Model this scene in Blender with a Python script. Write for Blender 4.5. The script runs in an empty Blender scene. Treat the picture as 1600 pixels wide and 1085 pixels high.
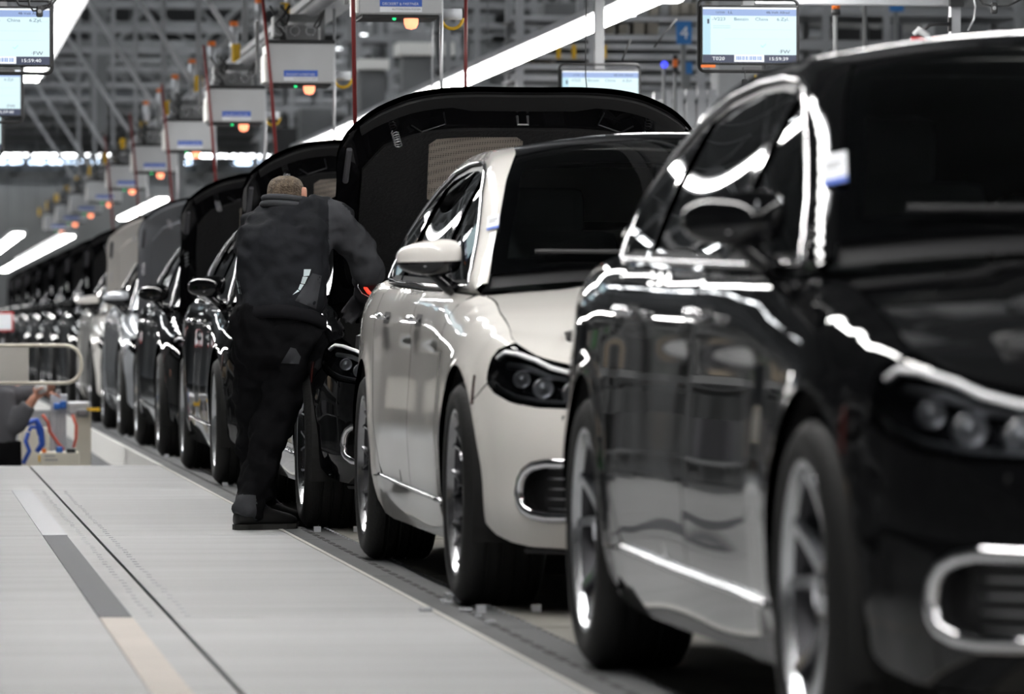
import bpy, bmesh, math, random
import numpy as np
from mathutils import Vector, Matrix
from mathutils.geometry import delaunay_2d_cdt
random.seed(7)
PI = math.pi
SC = bpy.context.scene
COL = SC.collection
# ------------------------------------------------------------------ camera, world, exposure
CAMH = .882
FPX = 8000.0
TH = math.atan(958 / FPX)
cam = bpy.data.cameras.new('camera'); camo = bpy.data.objects.new('camera', cam); COL.objects.link(camo)
cam.sensor_width = 36; cam.lens = FPX / 1600 * 36
cam.clip_start = .5; cam.clip_end = 600
camo.location = (0, 0, CAMH)
camo.rotation_euler = (PI / 2 - 32.5 / FPX, 0, -TH)
cam.dof.use_dof = True; cam.dof.focus_distance = 22.2; cam.dof.aperture_fstop = 4.8
SC.camera = camo
w = bpy.data.worlds.new('world'); SC.world = w; w.use_nodes = True
w.node_tree.nodes['Background'].inputs[0].default_value = (.78, .86, 1, 1)
w.node_tree.nodes['Background'].inputs[1].default_value = .16
SC.view_settings.view_transform = 'Standard'; SC.view_settings.look = 'None'
SC.view_settings.gamma = 1; SC.view_settings.use_curve_mapping = False
SC.view_settings.exposure = 0.14
SC.cycles.use_denoising = True
SC.cycles.max_bounces = 8; SC.cycles.transparent_max_bounces = 12
SC.cycles.caustics_reflective = False; SC.cycles.caustics_refractive = False
SC.cycles.sample_clamp_indirect = 6
STRIP = 34.0      # radiance of the light tubes

def at(px, py, Y):
    u = (px - 800) / FPX; c, s = math.cos(TH), math.sin(TH)
    X = Y * (u * c + s) / (c - u * s)
    Z = Y * c + X * s
    return Vector((X, Y, CAMH + (510 - py) / FPX * Z))
# ------------------------------------------------------------------ materials
M = {}
def mat(name, col=(.5, .5, .5), rough=.5, metal=0, coat=0, emit=None, es=1, bump=None, noise=None, spec=.5, coat_r=.03):
    m = bpy.data.materials.new(name); m.use_nodes = True
    nt = m.node_tree; b = nt.nodes['Principled BSDF']
    b.inputs['Base Color'].default_value = (*col, 1); b.inputs['Roughness'].default_value = rough
    b.inputs['Metallic'].default_value = metal; b.inputs['Coat Weight'].default_value = coat
    b.inputs['Coat Roughness'].default_value = coat_r; b.inputs['Specular IOR Level'].default_value = spec
    if emit:
        b.inputs['Emission Color'].default_value = (*emit, 1); b.inputs['Emission Strength'].default_value = es
    if noise or bump:
        tc = nt.nodes.new('ShaderNodeTexCoord')
    if noise:                                   # (scale, amount, stretch)
        mp = nt.nodes.new('ShaderNodeMapping'); mp.inputs['Scale'].default_value = noise[2]
        n = nt.nodes.new('ShaderNodeTexNoise'); n.inputs['Scale'].default_value = noise[0]; n.inputs['Detail'].default_value = 6
        nt.links.new(tc.outputs['Object'], mp.inputs[0]); nt.links.new(mp.outputs[0], n.inputs['Vector'])
        r = nt.nodes.new('ShaderNodeValToRGB')
        a = noise[1]
        r.color_ramp.elements[0].position = .3; r.color_ramp.elements[1].position = .7
        r.color_ramp.elements[0].color = (*[c * (1 - a) for c in col], 1)
        r.color_ramp.elements[1].color = (*[min(1, c * (1 + a)) for c in col], 1)
        nt.links.new(n.outputs[0], r.inputs[0]); nt.links.new(r.outputs[0], b.inputs['Base Color'])
        r2 = nt.nodes.new('ShaderNodeMapRange'); r2.inputs[3].default_value = max(0, rough - .12); r2.inputs[4].default_value = min(1, rough + .12)
        nt.links.new(n.outputs[0], r2.inputs[0]); nt.links.new(r2.outputs[0], b.inputs['Roughness'])
    if bump:                                    # (scale, strength)
        n2 = nt.nodes.new('ShaderNodeTexNoise'); n2.inputs['Scale'].default_value = bump[0]; n2.inputs['Detail'].default_value = 4
        nt.links.new(tc.outputs['Object'], n2.inputs['Vector'])
        bp = nt.nodes.new('ShaderNodeBump'); bp.inputs['Strength'].default_value = bump[1]; bp.inputs['Distance'].default_value = .02
        nt.links.new(n2.outputs[0], bp.inputs['Height']); nt.links.new(bp.outputs[0], b.inputs['Normal'])
    M[name] = m
    return m
def glassmat(name, tint, refl=1.5, rough=0.0, base=0.0):
    m = bpy.data.materials.new(name); m.use_nodes = True; nt = m.node_tree; nt.nodes.clear()
    o = nt.nodes.new('ShaderNodeOutputMaterial'); mx = nt.nodes.new('ShaderNodeMixShader')
    t = nt.nodes.new('ShaderNodeBsdfTransparent'); t.inputs[0].default_value = (*tint, 1)
    g = nt.nodes.new('ShaderNodeBsdfGlossy'); g.inputs['Roughness'].default_value = rough
    f = nt.nodes.new('ShaderNodeFresnel'); f.inputs[0].default_value = refl
    nt.links.new(f.outputs[0], mx.inputs[0]); nt.links.new(t.outputs[0], mx.inputs[1]); nt.links.new(g.outputs[0], mx.inputs[2])
    nt.links.new(mx.outputs[0], o.inputs[0]); M[name] = m
mat('paint_black', (.0035, .0036, .004), .4, coat=1, spec=.0)
mat('paint_white', (.80, .775, .735), .5, coat=1, spec=.1)
mat('paint_silver', (.42, .44, .47), .3, metal=.6, coat=1)
mat('chrome', (.88, .88, .9), .07, metal=1)
mat('satin_metal', (.62, .62, .64), .3, metal=1)
mat('gloss_black', (.005, .005, .006), .12, coat=1, spec=0)
mat('black_plastic', (.018, .018, .019), .5)
mat('dark_liner', (.008, .008, .008), .85)
mat('insulation', (.011, .011, .012), .8, bump=(60, .4))
mat('heat_foil', (.60, .53, .46), .42, metal=.35, bump=(11, 1.0))
mat('rubber', (.010, .010, .010), .6, spec=.3, bump=(90, .15))
mat('rim_silver', (.62, .63, .65), .22, metal=1)
mat('rim_dark', (.30, .30, .31), .2, metal=1)
mat('rim_barrel', (.05, .05, .055), .4, metal=.7)
mat('disc', (.25, .24, .23), .35, metal=1)
mat('strip_glint_white', (.95, .96, .98), .35, coat=1)  # white colour stands in for light strips mirrored in the headlight chrome
mat('amber', (.06, .012, .01), .2, coat=1)
mat('red_lens', (.35, .01, .01), .15, coat=1)
mat('seat', (.10, .10, .10), .5)
mat('seat_wrap', (.30, .31, .32), .25, coat=.6, bump=(6, .6))
mat('cabin', (.02, .02, .02), .6)
glassmat('glass_dark', (.17, .19, .19), 1.55)
glassmat('glass_screen', (.50, .53, .53), 1.6)
glassmat('glass_lens', (.85, .87, .9), 1.5)
mat('engine_alu', (.32, .32, .33), .4, metal=.8)
mat('paper', (.82, .84, .88), .6)
mat('blue_print', (.05, .13, .55), .5)
mat('red_paint', (.55, .02, .02), .4)
mat('floor_panel', (.43, .435, .44), .6, spec=.12, noise=(1.4, .10, (.35, 2.6, 1)), bump=(30, .02))
mat('floor_gap', (.045, .045, .045), .8)
mat('edge_trim', (.60, .58, .54), .4)
mat('lane', (.235, .225, .205), .65, spec=.15, noise=(2.2, .28, (1, .6, 1)), bump=(25, .05))
mat('lane_dark', (.12, .122, .125), .65, spec=.15, noise=(3, .25, (1, .4, 1)))
mat('slot', (.02, .02, .02), .8)
mat('stud', (.75, .77, .8), .25, metal=.6)
mat('tape_dark', (.085, .09, .10), .6, spec=.12, noise=(1.5, .2, (1, 1, 1)))
mat('tape_beige', (.55, .50, .455), .6, spec=.12, noise=(1.5, .08, (1, 1, 1)))
mat('tape_faint', (.36, .37, .40), .5, spec=.2)
mat('white_wall', (.84, .83, .80), .55)
mat('alu', (.50, .51, .53), .35, metal=.55, noise=(3, .12, (1, 1, 1)))
mat('steel_dark', (.16, .165, .17), .5, noise=(2, .2, (1, 1, 1)))
mat('steel_grey', (.27, .275, .285), .5, noise=(2, .15, (1, 1, 1)))
mat('ceiling', (.10, .105, .11), .8, noise=(.4, .3, (1, 1, 1)))
mat('wall_grey', (.27, .27, .265), .8, noise=(.6, .25, (1, 1, 1)))
mat('wall_panel', (.20, .195, .18), .7, noise=(.8, .15, (1, 1, 1)))
mat('box_grey', (.50, .51, .52), .4, noise=(4, .05, (1, 1, 1)))
mat('black_matte', (.015, .015, .016), .6)
mat('yellow', (.75, .45, .02), .45)
mat('orange', (.75, .17, .02), .45)
mat('blue', (.02, .13, .5), .4)
mat('blue_sign', (.02, .16, .45), .5)
mat('blue_hose', (.03, .10, .5), .35)
mat('red_hose', (.15, .012, .012), .5)
mat('red_tube', (.65, .12, .08), .4)
mat('cream', (.70, .66, .56), .5)
mat('beige_frame', (.62, .58, .48), .45)
mat('panel_beige', (.52, .50, .46), .5)
mat('carton', (.42, .34, .25), .8)
mat('carton_pale', (.58, .54, .47), .8)
mat('bin_green', (.05, .20, .06), .5)
mat('skin', (.52, .25, .17), .5)
mat('glove', (.03, .03, .035), .7)
mat('glove_white', (.75, .73, .72), .8)
mat('hair', (.13, .095, .065), .75, bump=(120, 1.0), noise=(60, .45, (1, 1, .3)))
mat('cloth_dark', (.015, .016, .019), .85, spec=.12, bump=(7, .8), noise=(5, .2, (1, 1, 1)))
mat('cloth_trouser', (.0065, .0065, .0075), .9, spec=.08, bump=(8, .5))
mat('cloth_grey', (.055, .057, .063), .9, spec=.12, bump=(12, .3))
mat('waistband', (.011, .011, .013), .9, spec=.1)
mat('cloth_mid', (.10, .10, .11), .9, spec=.12)
mat('reflective', (.62, .72, .74), .4)
mat('shoe', (.010, .010, .010), .4)
mat('sole', (.03, .03, .028), .7)
mat('tube_light', (1, 1, 1), .5, emit=(1, .985, .96), es=STRIP)
mat('hall_light', (1, 1, 1), .5, emit=(.95, .98, 1), es=11)
mat('window_light', (1, 1, 1), .5, emit=(.62, .78, 1), es=7)
mat('lamp_orange', (1, .4, .2), .5, emit=(1, .30, .16), es=1.9)
mat('lamp_green', (0, 1, .3), .5, emit=(.02, .9, .25), es=1.5)
mat('lamp_blue', (0, 0, 1), .5, emit=(.06, .08, 1), es=1.6)
mat('lamp_red', (1, 0, 0), .5, emit=(1, .06, .03), es=1.2)
mat('screen_bg', (0, 0, 0), .4, emit=(.70, .90, .95), es=.98)
mat('screen_bar', (0, 0, 0), .4, emit=(.30, .42, .72), es=.95)
mat('screen_side', (0, 0, 0), .4, emit=(.50, .76, .88), es=.95)
mat('screen_foot', (0, 0, 0), .4, emit=(.035, .045, .09), es=1)
mat('screen_white', (0, 0, 0), .4, emit=(.92, .96, 1), es=1.02)
mat('screen_ink', (0, 0, 0), .4, emit=(.03, .12, .20), es=1)
mat('screen_ink_dark', (0, 0, 0), .4, emit=(.01, .015, .04), es=1)
mat('screen_line', (0, 0, 0), .4, emit=(.50, .72, .74), es=1)
# paint flakes etc stay in the coat; heat foil gets a fine dot pattern
def dots(m, scale):
    nt = m.node_tree; b = nt.nodes['Principled BSDF']
    tc = nt.nodes.new('ShaderNodeTexCoord'); v = nt.nodes.new('ShaderNodeTexVoronoi'); v.inputs['Scale'].default_value = scale
    v.inputs['Randomness'].default_value = 0
    nt.links.new(tc.outputs['Object'], v.inputs['Vector'])
    r = nt.nodes.new('ShaderNodeValToRGB'); r.color_ramp.elements[0].position = .25; r.color_ramp.elements[1].position = .4
    c = b.inputs['Base Color'].default_value
    r.color_ramp.elements[0].color = (c[0] * .25, c[1] * .25, c[2] * .25, 1); r.color_ramp.elements[1].color = tuple(c)
    nt.links.new(v.outputs['Distance'], r.inputs[0]); nt.links.new(r.outputs[0], b.inputs['Base Color'])
dots(M['heat_foil'], 90)
# ------------------------------------------------------------------ object helpers
def link(o, parent=None):
    COL.objects.link(o)
    if parent is not None: o.parent = parent
    return o
def tag(o, label=None, cat=None, group=None, kind=None):
    if label: o['label'] = label
    if cat: o['category'] = cat
    if group: o['group'] = group
    if kind: o['kind'] = kind
    return o
def empty(name, loc=(0, 0, 0), label=None, cat=None, group=None, rz=0):
    o = bpy.data.objects.new(name, None); o.location = loc; o.rotation_euler = (0, 0, rz); o.empty_display_size = .1
    link(o); return tag(o, label, cat, group)
def mesh_obj(name, verts, faces, m, parent=None, smooth=False, normals=None, mats=None, fmat=None):
    me = bpy.data.meshes.new(name); me.from_pydata([tuple(v) for v in verts], [], [tuple(f) for f in faces])
    for mm in (mats or [m]): me.materials.append(M[mm] if isinstance(mm, str) else mm)
    if fmat is not None: me.polygons.foreach_set('material_index', list(fmat))
    if smooth or normals is not None: me.polygons.foreach_set('use_smooth', [True] * len(me.polygons))
    if normals is not None: me.normals_split_custom_set_from_vertices([tuple(n) for n in normals])
    me.update()
    return link(bpy.data.objects.new(name, me), parent)
class MB:
    def __init__(s): s.v = []; s.f = []
    def box(s, c, d, rot=None, taper=1.0, cham=0):
        i = len(s.v); R = rot or Matrix.Identity(3); c = Vector(c)
        if cham:
            h = Vector(d) / 2; k = min(cham, min(h) * .95)
            pts = []
            for z in (-1, 1):
                for (ix, iy) in ((-1, -1), (1, -1), (1, 1), (-1, 1)):
                    pass
            bm = bmesh.new(); bmesh.ops.create_cube(bm, size=1)
            for v in bm.verts: v.co = Vector((v.co.x * d[0], v.co.y * d[1], v.co.z * d[2]))
            bmesh.ops.bevel(bm, geom=bm.edges[:], offset=k, segments=1 if k < .012 else 2, affect='EDGES', profile=.6)
            for v in bm.verts: s.v.append(tuple(R @ v.co + c))
            bm.verts.index_update()
            for f in bm.faces: s.f.append([i + v.index for v in f.verts])
            bm.free(); return s
        for z in (-1, 1):
            k = taper if z > 0 else 1
            for (x, y) in ((-1, -1), (1, -1), (1, 1), (-1, 1)):
                s.v.append(tuple(R @ Vector((x * d[0] / 2 * k, y * d[1] / 2 * k, z * d[2] / 2)) + c))
        s.f += [[i, i + 3, i + 2, i + 1], [i + 4, i + 5, i + 6, i + 7], [i, i + 1, i + 5, i + 4], [i + 1, i + 2, i + 6, i + 5],
                [i + 2, i + 3, i + 7, i + 6], [i + 3, i, i + 4, i + 7]]
        return s
    def bar(s, a, b, wx, wy=None):
        a = Vector(a); b = Vector(b); d = b - a; L = d.length
        q = d.to_track_quat('Z', 'Y').to_matrix()
        return s.box((a + b) / 2, (wx, wy or wx, L), q)
    def tube(s, pts, r, n=8, closed=False, flat=None):
        pts = [Vector(p) for p in pts]; N = len(pts); i0 = len(s.v)
        rr = r if hasattr(r, '__len__') else [r] * N
        up = None
        for k, p in enumerate(pts):
            a = pts[(k - 1) % N] if closed or k > 0 else p; b = pts[(k + 1) % N] if closed or k < N - 1 else p
            t = (b - a).normalized()
            if up is None:
                up = Vector((0, 0, 1)) if abs(t.z) < .9 else Vector((1, 0, 0))
            sx = t.cross(up).normalized(); up2 = sx.cross(t).normalized(); up = up2
            for j in range(n):
                an = 2 * PI * j / n
                s.v.append(tuple(p + (sx * math.cos(an) + up2 * math.sin(an)) * rr[k]))
        for k in range(N if closed else N - 1):
            for j in range(n):
                a = i0 + k * n + j; b = i0 + k * n + (j + 1) % n; k2 = (k + 1) % N
                s.f.append([a, b, i0 + k2 * n + (j + 1) % n, i0 + k2 * n + j])
        if not closed:
            s.f.append([i0 + j for j in range(n)][::-1]); s.f.append([i0 + (N - 1) * n + j for j in range(n)])
        return s
    def lathe(s, prof, n=32, axis='z', c=(0, 0, 0), close=False):
        i0 = len(s.v); N = len(prof)
        for k in range(n):
            an = 2 * PI * k / n
            for (r, h) in prof:
                x, y = r * math.cos(an), r * math.sin(an)
                p = (x, y, h) if axis == 'z' else ((h, x, y) if axis == 'x' else (x, h, y))
                s.v.append((p[0] + c[0], p[1] + c[1], p[2] + c[2]))
        for k in range(n):
            for j in range(N - 1 + (1 if close else 0)):
                a = i0 + k * N + j; b = i0 + k * N + (j + 1) % N; c2 = i0 + ((k + 1) % n) * N
                s.f.append([a, b, c2 + (j + 1) % N, c2 + j])
        return s
    def prism(s, poly, h, fn):     # poly 2D list, fn(x,y,z)->3D
        i0 = len(s.v); n = len(poly)
        for z in (0, h):
            for (x, y) in poly: s.v.append(tuple(fn(x, y, z)))
        s.f.append([i0 + k for k in range(n)][::-1]); s.f.append([i0 + n + k for k in range(n)])
        for k in range(n): s.f.append([i0 + k, i0 + (k + 1) % n, i0 + n + (k + 1) % n, i0 + n + k])
        return s
    def build(s, name, m, parent=None, smooth=False, angle=None):
        o = mesh_obj(name, s.v, s.f, m, parent, smooth)
        if angle:
            o.data.polygons.foreach_set('use_smooth', [True] * len(o.data.polygons))
            o.data.set_sharp_from_angle(angle=math.radians(angle))
        return o
def bx(name, c, d, m, parent=None, cham=0, rot=None):
    b = MB(); b.box(c, d, rot=rot, cham=cham); return b.build(name, m, parent)
TXT = {}
def text(name, s, size, loc, m, parent=None, align='LEFT', rz=0, xs=1):
    key = (s, size, align, m)
    if key not in TXT:
        cu = bpy.data.curves.new('txt', 'FONT'); cu.body = s; cu.size = size; cu.align_x = align; cu.resolution_u = 2
        t = bpy.data.objects.new('txt', cu); COL.objects.link(t)
        me = bpy.data.meshes.new_from_object(t.evaluated_get(bpy.context.evaluated_depsgraph_get())); me.materials.clear(); me.materials.append(M[m])
        bpy.data.objects.remove(t); TXT[key] = me
    o = bpy.data.objects.new(name, TXT[key]); o.location = loc; o.rotation_euler = (PI / 2, 0, rz); o.scale = (xs, 1, 1)
    return link(o, parent)
ORD = ['nearest', 'second nearest', 'third nearest', 'fourth nearest', 'fifth nearest', 'sixth nearest', 'seventh nearest', 'eighth nearest', 'ninth nearest', 'tenth nearest', 'eleventh nearest', 'twelfth nearest',
       'thirteenth nearest', 'fourteenth nearest', 'fifteenth nearest', 'sixteenth nearest', 'seventeenth nearest', 'eighteenth nearest', 'nineteenth nearest', 'twentieth nearest']
def copy_tree(o, parent=None):
    c = o.copy(); link(c, parent)
    for ch in list(o.children): copy_tree(ch, c)
    return c
# ------------------------------------------------------------------ parametric car surfaces
def curve(kn):
    kn = np.array(kn, float); x = kn[:, 0]; Y = kn[:, 1:]
    d = np.zeros_like(Y); h = np.diff(x); dl = np.diff(Y, axis=0) / h[:, None]
    d[0] = dl[0]; d[-1] = dl[-1]
    for i in range(1, len(x) - 1):
        d[i] = (dl[i - 1] * h[i] + dl[i] * h[i - 1]) / (h[i] + h[i - 1])
    def f(t):
        t = np.clip(np.asarray(t, float), x[0], x[-1]); i = np.clip(np.searchsorted(x, t, side='right') - 1, 0, len(x) - 2)
        H = h[i]; s = (t - x[i]) / H; s2 = s * s; s3 = s2 * s
        a = 2 * s3 - 3 * s2 + 1; b = s3 - 2 * s2 + s; c = -2 * s3 + 3 * s2; e = s3 - s2
        r = a[..., None] * Y[i] + (b * H)[..., None] * d[i] + c[..., None] * Y[i + 1] + (e * H)[..., None] * d[i + 1]
        return r if Y.shape[1] > 1 else r[..., 0]
    return f
RAISE = .04
PO = 1.35
PLAN = curve([(-1.35, 0, -.87), (-1.12, .24, -.863), (-.95, .42, -.842), (-.80, .575, -.80), (-.68, .70, -.735), (-.58, .79, -.655), (-.48, .86, -.555),
              (-.38, .905, -.425), (-.2, .938, -.21), (0, .952, 0), (.35, .953, .35), (.9, .948, .9), (1.5, .95, 1.5), (2.3, .95, 2.3), (2.9, .957, 2.9),
              (3.3, .957, 3.3), (3.7, .935, 3.7), (3.9, .905, 3.9), (4.08, .85, 4.07), (4.26, .75, 4.2), (4.5, .55, 4.32), (4.78, .28, 4.40), (5.07, 0, 4.42)])
ZTOP = curve([(-1.35, .728), (-.95, .716), (-.68, .722), (-.52, .752), (-.40, .785), (-.2, .832), (0, .872), (.25, .908), (.5, .936), (.8, .952), (1.5, .965),
              (2.4, .982), (3.0, .998), (3.5, 1.02), (3.9, 1.045), (4.3, 1.055), (5.07, 1.06)])
ITOP = curve([(-1.35, .0), (-.7, .0), (-.45, .055), (-.2, .118), (.1, .132), (.45, .14), (.62, .118), (.8, .085), (1.1, .066), (2.6, .062), (3.2, .075), (3.7, .12), (4.1, .12), (4.6, .06), (5.07, .05)])
def sstep(a, b, x):
    t = np.clip((x - a) / (b - a), 0, 1); return t * t * (3 - 2 * t)
def Sfn(q, z):
    """lower body skin: q signed path from front centre, z height"""
    q = np.asarray(q, float); z = np.asarray(z, float); sg = np.where(q < 0, -1.0, 1.0); p = np.abs(q) - PO
    e = .004
    P = PLAN(p); D = PLAN(p + e) - PLAN(p - e)
    L = np.sqrt((D ** 2).sum(-1)); T = D / L[..., None]
    nx, ny = T[..., 1], -T[..., 0]          # outward normal: side -> +x , front -> -y
    zt = ZTOP(p)
    h = np.clip(zt - z, 0, None)
    qq = np.clip(1 - h / .17, 0, 1)
    roll = ITOP(p) * (1 - np.sqrt(np.clip(1 - qq * qq, 0, 1)))
    wf = 1 - sstep(-.80, -.25, p); wr = sstep(3.6, 4.4, p); ws = 1 - wf - wr
    low = np.clip((.46 - z) / .30, 0, 1.2)
    side = .055 * low ** 1.8 + .010 * np.exp(-((z - .40) / .08) ** 2) + .040 * np.clip((z - .40) / .54, 0, 1) ** 1.1
    dr = sstep(.45, .75, p) * (1 - sstep(2.6, 3.0, p))
    side = side + dr * .010 * (1 - np.clip(np.abs(zt - z - .20) / .012, 0, 1)) * 0 + dr * .008 * sstep(.165, .185, h)
    fr = .115 * np.clip((z - .44) / .31, 0, 1.2) ** 1.8 + .075 * np.clip((.27 - z) / .12, 0, 1.2) ** 1.4
    re = .10 * np.clip((z - .6) / .45, 0, 1) ** 2 + .08 * np.clip((.35 - z) / .18, 0, 1) ** 1.5
    # arch flares
    fl = 0
    for cy in (0, 3.216):
        rr = np.sqrt((p - cy) ** 2 + (z - .335) ** 2)
        fl = fl + .010 * np.exp(-((rr - .385) / .035) ** 2) * (np.abs(p - cy) < .6)
    ins = roll + ws * side + wf * fr + wr * re - fl
    return np.stack([sg * (P[..., 0] - nx * ins), P[..., 1] - ny * ins, z + RAISE], -1)
def Efn(p, s=1):
    p = np.asarray(p, float); return Sfn(s * (p + PO), ZTOP(p))
RC = curve([(.45, .80, .93), (.55, .792, .966), (.66, .775, 1.028), (.8, .752, 1.108), (1.0, .718, 1.222), (1.2, .688, 1.326), (1.4, .655, 1.405), (1.6, .632, 1.442),
            (1.9, .614, 1.460), (2.3, .605, 1.464), (2.7, .61, 1.450), (3.1, .63, 1.40), (3.4, .65, 1.33), (3.7, .68, 1.235), (4.0, .71, 1.125), (4.15, .725, 1.07)])
BOW = curve([(.45, .04), (.55, .06), (.66, .11), (.8, .17), (1.1, .16), (1.42, .12), (1.9, .03), (2.4, 0), (3.0, -.05), (3.7, -.10), (4.15, -.10)])
CROWN = curve([(.45, .045), (.55, .038), (.66, .035), (.8, .04), (1.1, .06), (1.42, .078), (1.8, .066), (2.4, .055), (3.0, .055), (3.7, .035), (4.15, .02)])
AX = .70
def Tfn(a, y):
    """top surface (windscreen, roof, rear glass): a across in metres (+-AX), y along the cant rail"""
    a = np.asarray(a, float) / AX; y = np.asarray(y, float); R = RC(y); k = 1 - np.abs(a) ** 2.2
    return np.stack([a * R[..., 0], y - BOW(y) * (1 - a * a), R[..., 1] + CROWN(y) * k + RAISE], -1)
def Gfn(s):
    def f(y, z):
        y = np.asarray(y, float); z = np.asarray(z, float); B = Efn(y, 1); R = RC(y); zb = ZTOP(y)
        t = (z - zb) / np.maximum(R[..., 1] - zb, .01)
        x = B[..., 0] + (R[..., 0] - B[..., 0]) * t + .02 * np.sin(PI * np.clip(t, 0, 1))
        return np.stack([s * x, y + (B[..., 1] - y) * (1 - t), z + RAISE], -1)
    return f
HC = -.43          # hood corner
HB = .57
def hoodedge(t):   # side edge, t 0 front .. 1 rear
    p = HC + (HB - HC) * t
    return Efn(p, 1)
def Hfn(a, b):
    """hood: a in +-.75, b in 0..1.3"""
    A = np.asarray(a, float) / .75; Bv = np.clip(np.asarray(b, float) / 1.3, 0, 1)
    sg = np.where(A < 0, -1.0, 1.0); aa = np.abs(A)
    F = Efn(-PO + (HC + PO) * aa, 1); F = F * np.stack([sg, np.ones_like(sg), np.ones_like(sg)], -1)
    back = Tfn(A * AX, np.full_like(A, HB)) ; e1 = hoodedge(np.array(1.0)); t1 = Tfn(np.array(AX), np.array(HB))
    dlt = (e1 - t1); back = back + np.stack([sg * dlt[0] * aa, np.full_like(A, dlt[1]), np.full_like(A, dlt[2])], -1)
    Sd = hoodedge(Bv); Lf = Sd * np.array([-1, 1, 1]); Rt = Sd
    u = (A + 1) / 2; v = Bv
    c00 = hoodedge(np.array(0.0)) * np.array([-1, 1, 1]); c10 = hoodedge(np.array(0.0)); c01 = e1 * np.array([-1, 1, 1]); c11 = e1
    U = u[..., None]; V = v[..., None]
    P = (1 - V) * F + V * back + (1 - U) * Lf + U * Rt - ((1 - U) * (1 - V) * c00 + U * (1 - V) * c10 + (1 - U) * V * c01 + U * V * c11)
    dome = .045 * (1 - aa ** 2.4) * np.sin(PI * np.clip(v, 0, 1) ** .75) ** .8
    ridge = .010 * (1 - sstep(.50, .62, aa - .10 * (v - .5))) * sstep(0, .25, v)
    P[..., 2] += dome + ridge
    return P
def NR(y):
    e = .002; z = RC(y)[..., 1]
    def nn(fn, a, b, c=None):
        n = np.cross(fn(a + e, b) - fn(a - e, b), fn(a, b + e) - fn(a, b - e)); return n / np.sqrt((n ** 2).sum(-1))[..., None]
    g = nn(Gfn(1), y, z - .01); g = g * np.sign(g[..., 0])[..., None]
    t = nn(Tfn, np.full_like(y, AX * .985), y); t = t * np.sign(t[..., 2])[..., None]
    m = g + t; return m / np.sqrt((m ** 2).sum(-1))[..., None]
def nb_side(s, wd=.055):
    def f(a, b, P, N):
        d = RC(a)[..., 1] - b; w = (1 - sstep(0, wd, d))[:, None]; m = NR(a) * np.array([s, 1, 1]); q = N * (1 - w) + m * w
        return q / np.sqrt((q ** 2).sum(-1))[:, None]
    return f
def nb_top(a, b, P, N):
    d = AX - np.abs(a); w = (1 - sstep(0, .07, d))[:, None]; sg = np.where(a < 0, -1., 1.)
    m = NR(b) * np.stack([sg, np.ones_like(sg), np.ones_like(sg)], -1); q = N * (1 - w) + m * w
    return q / np.sqrt((q ** 2).sum(-1))[:, None]
def inpoly(x, y, poly):
    poly = np.asarray(poly); ins = np.zeros(x.shape, bool); n = len(poly); j = n - 1
    for i in range(n):
        xi, yi = poly[i]; xj, yj = poly[j]
        if yi != yj:
            ins ^= ((yi > y) != (yj > y)) & (x < (xj - xi) * (y - yi) / (yj - yi) + xi)
        j = i
    return ins
def densify(poly, step):
    out = []
    for i in range(len(poly)):
        a = np.array(poly[i], float); b = np.array(poly[(i + 1) % len(poly)], float); L = np.hypot(*(b - a))
        if L < 1e-6: continue
        n = max(1, int(math.ceil(L / step)))
        for k in range(n): out.append(tuple(a + (b - a) * k / n))
    return out
def nrm(fn, a, b, out, e=.002):
    n = np.cross(fn(a + e, b) - fn(a - e, b), fn(a, b + e) - fn(a, b - e))
    n /= np.maximum(np.sqrt((n ** 2).sum(-1)), 1e-12)[..., None]
    P = fn(a, b)
    if out == 'up': g = n[..., 2]
    else: g = n[..., 0] * P[..., 0] + n[..., 1] * (P[..., 1] - np.clip(P[..., 1], .4, 3.3)) + n[..., 2] * .05
    n[g < 0] *= -1
    return P, n
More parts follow.
